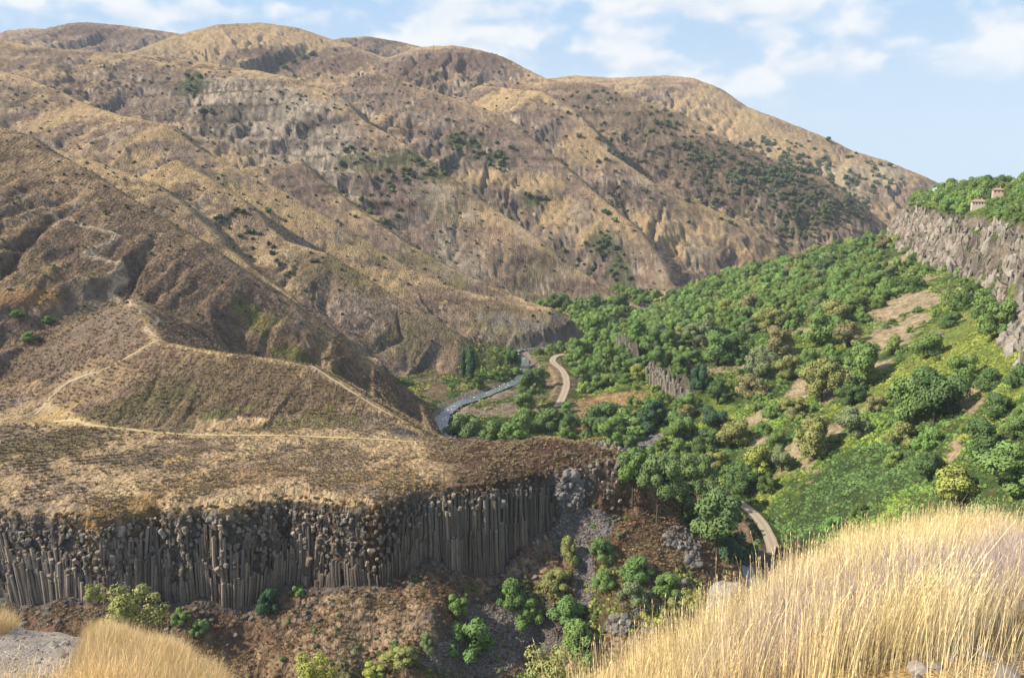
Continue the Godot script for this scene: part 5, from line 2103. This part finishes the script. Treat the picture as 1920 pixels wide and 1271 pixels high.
func scree():
	var stones: Array = []
	for k in 3:
		stones.append(rock_mesh(2, 0.25, 0.75))
	var grey := rock_material("scree_stone", Color(0.25, 0.225, 0.21), 2.0, 4.0)
	var where: Array = [[], [], []]
	var tint: Array = [PackedColorArray(), PackedColorArray(), PackedColorArray()]
	for q in [[1100, 985, 52, 32, 0.36, 2600], [1060, 1010, 28, 40, 0.36, 1200], [1096, 1080, 20, 62, 0.34, 1800], [960, 1180, 115, 56, 0.3, 7500], [880, 1235, 90, 36, 0.3, 3400], [1270, 1008, 26, 20, 0.7, 420], [1300, 1036, 14, 30, 0.7, 300], [1070, 925, 26, 34, 0.9, 420], [1215, 828, 34, 14, 0.9, 500], [1160, 1172, 22, 18, 1.0, 130], [1220, 1140, 60, 40, 0.6, 160], [1030, 790, 0, 0, 0.5, 1], [1000, 1100, 80, 80, 0.4, 500]]:
		for k in int(q[5]):
			var a := rnd(0, TAU)
			var f := sqrt(rng.randf())
			var p := hit(q[0] + cos(a) * f * q[2], q[1] + sin(a) * f * q[3], 172.0)
			var s: float = q[4] * rnd(0.5, 1.5) * (1.0 + pow(rng.randf(), 8.0))
			var b := rng.randi() % 3
			where[b].append(frame(p + Vector3(0, 0.12 * s, 0), s * 1.25, rnd(0, TAU), rnd(0.7, 1.1), Vector3(rnd(-0.5, 0.5), 0, rnd(-0.5, 0.5))))
			var g := rnd(0.6, 1.45)
			tint[b].append(Color(g, g, g))
	for b in 3:
		mass("scree", stones[b], grey, where[b], tint[b], self, "grey scree of broken basalt on the slope below the cliff")
	# fallen blocks near the bottom of the gorge that one can tell apart
	var pale := rock_material("fallen_block", Color(0.26, 0.24, 0.22), 3.0, 8.0)
	var shapes := [rock_mesh(3, 0.2, 0.9), rock_mesh(3, 0.25, 0.8), rock_mesh(3, 0.2, 1.0)]
	for q in [[1150, 1160, 20, "dark-edged fallen block, leftmost of the heap by the lower bushes"], [1172, 1158, 16, "fallen block on the right of the heap by the lower bushes"], [1160, 1178, 22, "biggest fallen block at the front of the heap by the lower bushes"], [1203, 1120, 15, "single upright fallen block above the lower bushes"], [1300, 1040, 15, "pale block in the middle of the boulder stream by the river"], [1310, 1060, 17, "pale block low in the boulder stream by the river"], [1283, 1092, 14, "pale block under the boulder stream, left of the straw crest"], [1766, 628, 12, "grey boulder beside the low dark bush under the cliff"]]:
		var p := hit(q[0], q[1])
		var w: float = q[2] * -p.z / FOC
		var o := thing("fallen_block", q[3], "boulder", p)
		var s := put("stone", shapes[rng.randi() % 3], pale, o)
		s.transform = frame(Vector3(0, w * 0.12, 0), w * 1.1, rnd(0, TAU), 0.85, Vector3(rnd(-0.3, 0.3), 0, rnd(-0.3, 0.3)))

# ---------------------------------------------------------------- houses on the mesa, hut, post
func box(st: SurfaceTool, lo: Vector3, hi: Vector3):
	var p := func(i: int) -> Vector3: return Vector3(hi.x if i & 1 else lo.x, hi.y if i & 2 else lo.y, hi.z if i & 4 else lo.z)
	for f in [[0, 2, 3, 1], [5, 7, 6, 4], [4, 6, 2, 0], [1, 3, 7, 5], [2, 6, 7, 3], [4, 0, 1, 5]]:
		for t in [0, 1, 2, 0, 2, 3]:
			st.add_vertex(p.call(f[t]))

func solid(boxes: Array) -> ArrayMesh:
	var st := SurfaceTool.new()
	st.begin(Mesh.PRIMITIVE_TRIANGLES)
	st.set_smooth_group(-1)
	st.set_color(Color.WHITE)
	for b in boxes:
		box(st, b[0], b[1])
	st.generate_normals()
	return st.commit()

func gable(w: float, d: float, h: float, over: float) -> ArrayMesh:
	# a hipped roof with some thickness, its eaves hanging over the walls
	var st := SurfaceTool.new()
	st.begin(Mesh.PRIMITIVE_TRIANGLES)
	st.set_smooth_group(-1)
	st.set_color(Color.WHITE)
	var x := w / 2 + over
	var z := d / 2 + over
	var e := [Vector3(-x, 0, -z), Vector3(x, 0, -z), Vector3(x, 0, z), Vector3(-x, 0, z)]
	var r0 := Vector3(-w / 2 + d * 0.35, h, 0)
	var r1 := Vector3(w / 2 - d * 0.35, h, 0)
	var dn := Vector3(0, -0.18, 0)
	for t in [[e[3], r0, r1], [e[3], r1, e[2]], [e[1], r1, r0], [e[1], r0, e[0]], [e[0], r0, e[3]], [e[2], r1, e[1]]]:
		for p in t:
			st.add_vertex(p)
	for k in 4:
		var a: Vector3 = e[k]
		var b: Vector3 = e[(k + 1) % 4]
		for p in [a, b, b + dn, a, b + dn, a + dn]:
			st.add_vertex(p)
	for p in [e[0] + dn, e[1] + dn, e[2] + dn, e[0] + dn, e[2] + dn, e[3] + dn]:
		st.add_vertex(p)
	st.generate_normals()
	return st.commit()

func house(u: float, v: float, depth: float, w: float, d: float, h: float, roof_h: float, turn: float, wall_c: Color, roof_c: Color, label: String, wins: int):
	var q := at_depth(u, v, depth)
	var y := ground(q.x, q.z)
	var o := thing("house", label, "house", Vector3(q.x, y, q.z), turn)
	var lift := 3.2
	for k in 4:
		var f := q.normalized() * (k * 11.0)
		taken.append(Vector3(q.x - f.x, q.z - f.z, 11.0))
	var wm := plain_material("plaster", wall_c)
	var glass := plain_material("window_glass", Color(0.04, 0.05, 0.06), 0.15)
	var trim := plain_material("window_trim", Color(0.62, 0.6, 0.56))
	put("wall", solid([[Vector3(-w / 2, -2.5, -d / 2), Vector3(w / 2, h + lift, d / 2)]]), wm, o)
	var r := put("roof", gable(w, d, roof_h, 0.6), plain_material("roof_sheet", roof_c, 0.6), o)
	r.position.y = h + lift
	var ch := put("chimney", solid([[Vector3(-0.3, 0, -0.3), Vector3(0.3, 1.4, 0.3)]]), wm, r)
	ch.position = Vector3(w * 0.18, roof_h * 0.75, 0)
	for k in wins:
		var x := (k + 0.5) / wins * w - w / 2
		var f := put("window", solid([[Vector3(-0.65, -0.8, 0), Vector3(0.65, -0.7, 0.08)], [Vector3(-0.65, 0.7, 0), Vector3(0.65, 0.8, 0.08)], [Vector3(-0.65, -0.7, 0), Vector3(-0.55, 0.7, 0.08)], [Vector3(0.55, -0.7, 0), Vector3(0.65, 0.7, 0.08)]]), trim, o)
		f.position = Vector3(x, h + lift - 1.5, d / 2 + 0.003)
		put("pane", solid([[Vector3(-0.55, -0.7, 0.0), Vector3(0.55, 0.7, 0.03)]]), glass, f)

func houses():
	house(1838, 366, 640, 10.0, 7.0, 3.0, 1.8, -0.35, Color(0.42, 0.37, 0.31), Color(0.30, 0.19, 0.15), "house with a pinkish-brown roof and row of windows on the mesa", 5)
	house(1872, 362, 655, 7.5, 6.5, 2.5, 1.6, -0.35, Color(0.45, 0.33, 0.28), Color(0.33, 0.17, 0.13), "darker red-roofed annexe right of the pinkish-roofed house", 3)
	house(1764, 352, 900, 14.0, 9.0, 3.4, 1.6, -0.2, Color(0.42, 0.42, 0.41), Color(0.38, 0.42, 0.43), "low house with pale grey roof, leftmost on the mesa edge", 4)
	house(1806, 350, 880, 12.0, 9.0, 2.6, 1.6, -0.3, Color(0.55, 0.54, 0.5), Color(0.52, 0.55, 0.56), "low grey-roofed house between the pale house and the pinkish one", 3)
	house(1834, 346, 930, 15.0, 9.0, 2.4, 1.8, -0.3, Color(0.5, 0.46, 0.42), Color(0.42, 0.38, 0.36), "low brownish-roofed house far behind the pinkish one", 3)
	# a little white hut among the trees
	var p := hit(1407, 611)
	var o := thing("hut", "little whitewashed hut with flat roof among the terrace trees", "hut", p, -0.5)
	var white := plain_material("whitewash", Color(0.72, 0.69, 0.66))
	put("wall", solid([[Vector3(-2.6, -1.0, -1.7), Vector3(2.6, 2.3, 1.7)]]), white, o)
	put("roof", solid([[Vector3(-2.9, 2.3, -2.0), Vector3(2.9, 2.5, 2.0)]]), plain_material("hut_roof", Color(0.55, 0.52, 0.5)), o)
	put("door", solid([[Vector3(-0.4, -0.2, 1.703), Vector3(0.4, 1.8, 1.75)]]), plain_material("dark_opening", Color(0.05, 0.045, 0.04)), o)
	put("window", solid([[Vector3(1.1, 0.7, 1.703), Vector3(1.8, 1.5, 1.74)]]), plain_material("dark_window", Color(0.05, 0.045, 0.04)), o)
	var q := hit(1026, 812)
	var post := thing("marker_post", "small white marker post at the far rim of the plateau", "post", q)
	var cyl := CylinderMesh.new()
	cyl.top_radius = 0.16
	cyl.bottom_radius = 0.2
	cyl.height = 1.7
	cyl.radial_segments = 10
	var sh := put("shaft", cyl, white, post)
	sh.position.y = 0.85
	var knob := SphereMesh.new()
	knob.radius = 0.22
	knob.height = 0.4
	knob.radial_segments = 10
	knob.rings = 6
	var kn := put("cap", knob, white, post)
	kn.position.y = 1.8

# ---------------------------------------------------------------- the grassy spur in front
func spur_things():
	var straws: Array = [straw_mesh(26, 0.25, 0.14, 0.035, 0.0019), straw_mesh(28, 0.30, 0.22, 0.03, 0.0018), straw_mesh(24, 0.24, 0.10, 0.04, 0.0020)]
	var fine: Array = [straw_mesh(30, 0.30, 0.34, 0.014, 0.0024), straw_mesh(28, 0.32, 0.44, 0.014, 0.0025)]
	var gold := leaf_material("straw", Color(0.76, 0.63, 0.375), 0.3)
	var rust := leaf_material("knoll_straw", Color(0.70, 0.54, 0.29), 0.3)
	var purple := leaf_material("dead_weed", Color(0.37, 0.295, 0.27), 0.1)
	var w: Array = [[], [], []]
	var t: Array = [PackedColorArray(), PackedColorArray(), PackedColorArray()]
	var lw: Array = [[], []]
	var lt: Array = [PackedColorArray(), PackedColorArray()]
	var pw: Array = []
	var pt := PackedColorArray()
	for k in 105000:
		var r := sqrt(rnd(2.2 * 2.2, 24.0 * 24.0))
		var a := rnd(-0.66, 0.68)
		var x := r * sin(a)
		var z := -r * cos(a)
		var u := 960.0 + tan(a) * 1500.0 * 0.91
		if r > 18.5 and u > 900.0:
			continue
		var y := ground(x, z)
		if Geometry2D.is_point_in_polygon(Vector2(x, z), path_poly):
			continue
		var n := n_fine.get_noise_2d(x * 2.2, z * 2.2)
		var m := n_fine.get_noise_2d(x * 0.9 + 40.0, z * 0.9)
		if u > 960.0:
			# dead purple weeds in a band low on the right, straw elsewhere
			var line := 1255.0 - (u - 1500.0) * 0.40
			var below := pixel_of(Vector3(x, y, z)).y - line + 60.0 * n + 40.0 * m
			if (below > 100.0 and u > 1250.0 or r < 4.6) and rng.randf() < 0.975:
				continue
			var weeds := smoothstep(85.0, 30.0, absf(below)) * smoothstep(1250.0, 1480.0, u)
			weeds = maxf(weeds, smoothstep(1.0, 0.4, Vector2(x - 2.9, z + 9.2).length() / 1.4) * 0.8)
			if rng.randf() < weeds * 0.9:
				if rng.randf() < 0.95:
					pw.append(frame(Vector3(x, y - 0.02, z), rnd(0.34, 0.6), rnd(0, TAU), 1.0))
					pt.append(Color(1, 1, 1) * rnd(0.7, 1.4))
				continue
			if rng.randf() > 0.72 + n * 0.9:
				continue
			var b := rng.randi() % 3
			var s := rnd(0.38, 0.76) * (1.0 + 0.35 * m) * (1.25 if rng.randf() < 0.06 else 1.0)
			w[b].append(frame(Vector3(x, y - 0.03, z), s, rnd(-0.5, 0.5), 1.0, Vector3(rnd(-0.07, 0.11), 0, rnd(-0.07, 0.07))))
			var g := rnd(0.7, 1.2) * (1.0 + 0.25 * n)
			t[b].append(Color(g, g * rnd(0.94, 1.03), g * rnd(0.8, 1.1)))
		else:
			if rng.randf() > 0.62 + n * 0.7:
				continue
			var b := rng.randi() % 2
			var s := rnd(0.28, 0.52) * (1.0 + 0.3 * m)
			lw[b].append(frame(Vector3(x, y - 0.02, z), s, rnd(-0.8, 0.8), 1.0, Vector3(rnd(-0.15, 0.2), 0, rnd(-0.15, 0.15))))
			var g := rnd(0.7, 1.2) * (1.0 + 0.25 * n)
			lt[b].append(Color(g, g * rnd(0.9, 1.05), g * rnd(0.8, 1.2)))
	for b in 3:
		mass("dry_grass", straws[b], gold, w[b], t[b], self, "tall straw-coloured dry grass on the spur, lower right")
	for b in 2:
		mass("knoll_grass", fine[b], rust, lw[b], lt[b], self, "short orange-gold dry grass on the knoll, lower left")
	mass("dead_weeds", fine[0], purple, pw, pt, self, "purple-brown dead weeds among the straw, lower right")
	# pebbles on the trodden earth
	var peb := rock_mesh(2, 0.2, 0.6)
	var pebm := plain_material("pebble", Color(0.20, 0.175, 0.15))
	var where: Array = []
	var tint := PackedColorArray()
	for k in 9000:
		var r := rnd(3.0, 18.0)
		var a := rnd(-0.66, 0.68)
		var x := r * sin(a)
		var z := -r * cos(a)
		if Geometry2D.is_point_in_polygon(Vector2(x, z), path_poly) and rng.randf() < 0.35 or (a > 0.42 and r < 6.5 and rng.randf() < 0.5):
			var s := 0.02 * rnd(0.6, 2.2) * (1.0 + 2.0 * pow(rng.randf(), 10.0))
			where.append(frame(Vector3(x, ground(x, z) + s * 0.1, z), s * 1.6, rnd(0, TAU), 0.8, Vector3(rnd(-0.4, 0.4), 0, rnd(-0.4, 0.4))))
			tint.append(Color(1, 1, 1) * rnd(0.6, 1.5))
	mass("pebbles", peb, pebm, where, tint, self, "small stones lying on the trodden earth of the spur")
	# rocks in the grass
	var stone := rock_material("spur_rock", Color(0.40, 0.36, 0.31), 0.9, 3.0)
	var s0 := [rock_mesh(5, 0.25, 0.9), rock_mesh(5, 0.3, 0.7), rock_mesh(5, 0.25, 0.8)]
	for q in [[1368, 1140, 10.4, 0.30, 1.2, "pale pitted rock jutting out at the left edge of the straw slope"], [1560, 1016, 11.4, 0.34, 0.8, "pink-grey rock half hidden in the straw near the crest"], [434, 1250, 12.2, 0.16, 0.8, "left of three small pale stones at the foot of the knoll"], [462, 1252, 12.0, 0.2, 0.8, "middle of three small pale stones at the foot of the knoll"], [490, 1256, 11.6, 0.15, 0.9, "right of three small pale stones at the foot of the knoll"], [1352, 1158, 10.0, 0.22, 1.2, "smaller rock behind the pale pitted rock at the straw's edge"]]:
		var p := at_depth(q[0], q[1], q[2])
		var o := thing("rock", q[5], "rock", Vector3(p.x, p.y if q[0] > 1300 and q[0] < 1400 else minf(p.y, ground(p.x, p.z) + 0.2), p.z))
		var m := put("stone", s0[rng.randi() % 3], stone, o)
		m.transform = frame(Vector3(0, 0.1, 0), q[3] * 1.7, rnd(0, TAU), q[4], Vector3(0.2, 0, 0.1))
	# shrubs that grow on the steep bank just below the spur
	for q in [[255, 1172, 25.0, 150, 100, "pale", "grey-green feathery shrub rising behind the left straw knoll"], [1035, 1290, 24.0, 170, 105, "pale", "pale yellow-green shrub at the bottom edge, left of the straw"], [590, 1292, 24.0, 110, 84, "yellow", "yellow-green shrub at the bottom edge, lower left of centre"], [1300, 1160, 15.5, 80, 70, "pale", "small pale shrub beside the pale pitted rock"], [180, 1125, 27.0, 60, 40, "pale", "low grey shrub behind the trodden path"]]:
		var p := at_depth(q[0], q[1], q[2])
		var g := ground(p.x, p.z)
		var wd: float = q[3] * q[2] / FOC
		var o := thing("feathery_shrub", q[6], "shrub", Vector3(p.x, g, p.z))
		var top: float = (at_depth(q[0], q[1] - q[4], q[2])).y - g
		var c := put("crown", crowns["willow%d" % (rng.randi() % 2)], leaf_mats[q[5]], o)
		var low := maxf(top - wd * 0.85, 0.0)
		c.position.y = low
		c.scale = Vector3(wd, (top - low) / 0.82, wd)
		var v := PackedVector3Array()
		var n := PackedVector3Array()
		var cc := PackedColorArray()
		var idx := PackedInt32Array()
		for k in 7:
			var a := TAU * k / 7.0 + rnd(-0.3, 0.3)
			var d := Vector3(cos(a), 0, sin(a))
			tube(v, n, cc, idx, [d * 0.05 + Vector3(0, -0.2, 0), d * wd * 0.15 + Vector3(0, top * 0.5, 0), d * wd * 0.34 + Vector3(0, top * 0.85, 0)], [0.03, 0.022, 0.006], 5)
		put("stem", from_arrays(v, n, cc, idx), bark, o)

# ---------------------------------------------------------------- labels: which one, told by what stands near it
var unnamed: Array = []

func pixel_of(p: Vector3) -> Vector2:
	var q := p.rotated(Vector3.RIGHT, EYE_TILT)
	return Vector2(960.0 - q.x / q.z * FOC, 635.5 + q.y / q.z * FOC)

func tell_apart():
	var marks: Array = [["little white hut", 1407, 611], ["bright walnut tree", 1345, 660], ["twin columnar poplars", 878, 690], ["pinkish-roofed house", 1838, 358], ["pale grey-roofed house", 1764, 350], ["upper bare tan patch", 1700, 572], ["lower bare tan patch", 1436, 776], ["big meadow clump", 1735, 760], ["lone meadow tree", 1807, 700], ["road bend", 1420, 970], ["far road curve", 1052, 700], ["white marker post", 1026, 805], ["terrace cliff", 1250, 720], ["tan grassy bank", 1140, 752], ["dark gravel-flat tree", 993, 740], ["grey streaked cliff", 1690, 420], ["small clearing in the wood", 1467, 508], ["tall riverside row", 1240, 900], ["rock outcrop", 1900, 640], ["banded rock face", 540, 240], ["zigzag trail", 230, 500], ["golden crown hill", 460, 70], ["bright green patch", 690, 316], ["tree cluster on the spur", 440, 425], ["wooded gully", 1140, 470], ["pale badlands", 1600, 340], ["shrubby ridge crest", 1320, 245], ["gold terrace line", 1330, 412], ["curved dark gully", 1010, 300], ["thin trail end", 590, 470], ["far hill summit", 1250, 145], ["hill foot by the river", 1030, 600], ["mid gully trees", 900, 285], ["dark shrubby flank", 1480, 400], ["spur foot", 1230, 530]]
	var order := ["nearest", "second", "third", "fourth", "fifth", "sixth", "seventh", "eighth", "ninth", "tenth", "eleventh", "twelfth", "thirteenth", "fourteenth", "fifteenth", "sixteenth", "seventeenth", "eighteenth", "nineteenth", "twentieth", "twenty-first", "twenty-second", "twenty-third", "twenty-fourth", "twenty-fifth", "twenty-sixth", "twenty-seventh", "twenty-eighth", "twenty-ninth", "thirtieth", "thirty-first", "thirty-second", "thirty-third", "thirty-fourth", "thirty-fifth", "thirty-sixth", "thirty-seventh", "thirty-eighth", "thirty-ninth", "fortieth"]
	var sets := {}
	for e in unnamed:
		var q := pixel_of(e[2])
		var best := 1e9
		var m: Array = marks[0]
		for k in marks:
			var d := Vector2(k[1] - q.x, k[2] - q.y).length()
			if d < best:
				best = d
				m = k
		var dx: float = q.x - m[1]
		var dy: float = q.y - m[2]
		var way := ("right of" if dx > 0.0 else "left of") if absf(dx) > absf(dy) else ("below" if dy > 0.0 else "above")
		var key: String = e[1] + "|" + way + " the " + m[0]
		if not sets.has(key):
			sets[key] = []
		sets[key].append([best, e[0]])
	for key in sets:
		var l: Array = sets[key]
		l.sort_custom(func(x, y): return x[0] < y[0])
		var part: PackedStringArray = key.split("|")
		for k in l.size():
			var first: String = order[k] + " " if l.size() > 1 and k < order.size() else ""
			l[k][1].set_meta("label", first + part[0] + " " + part[1])
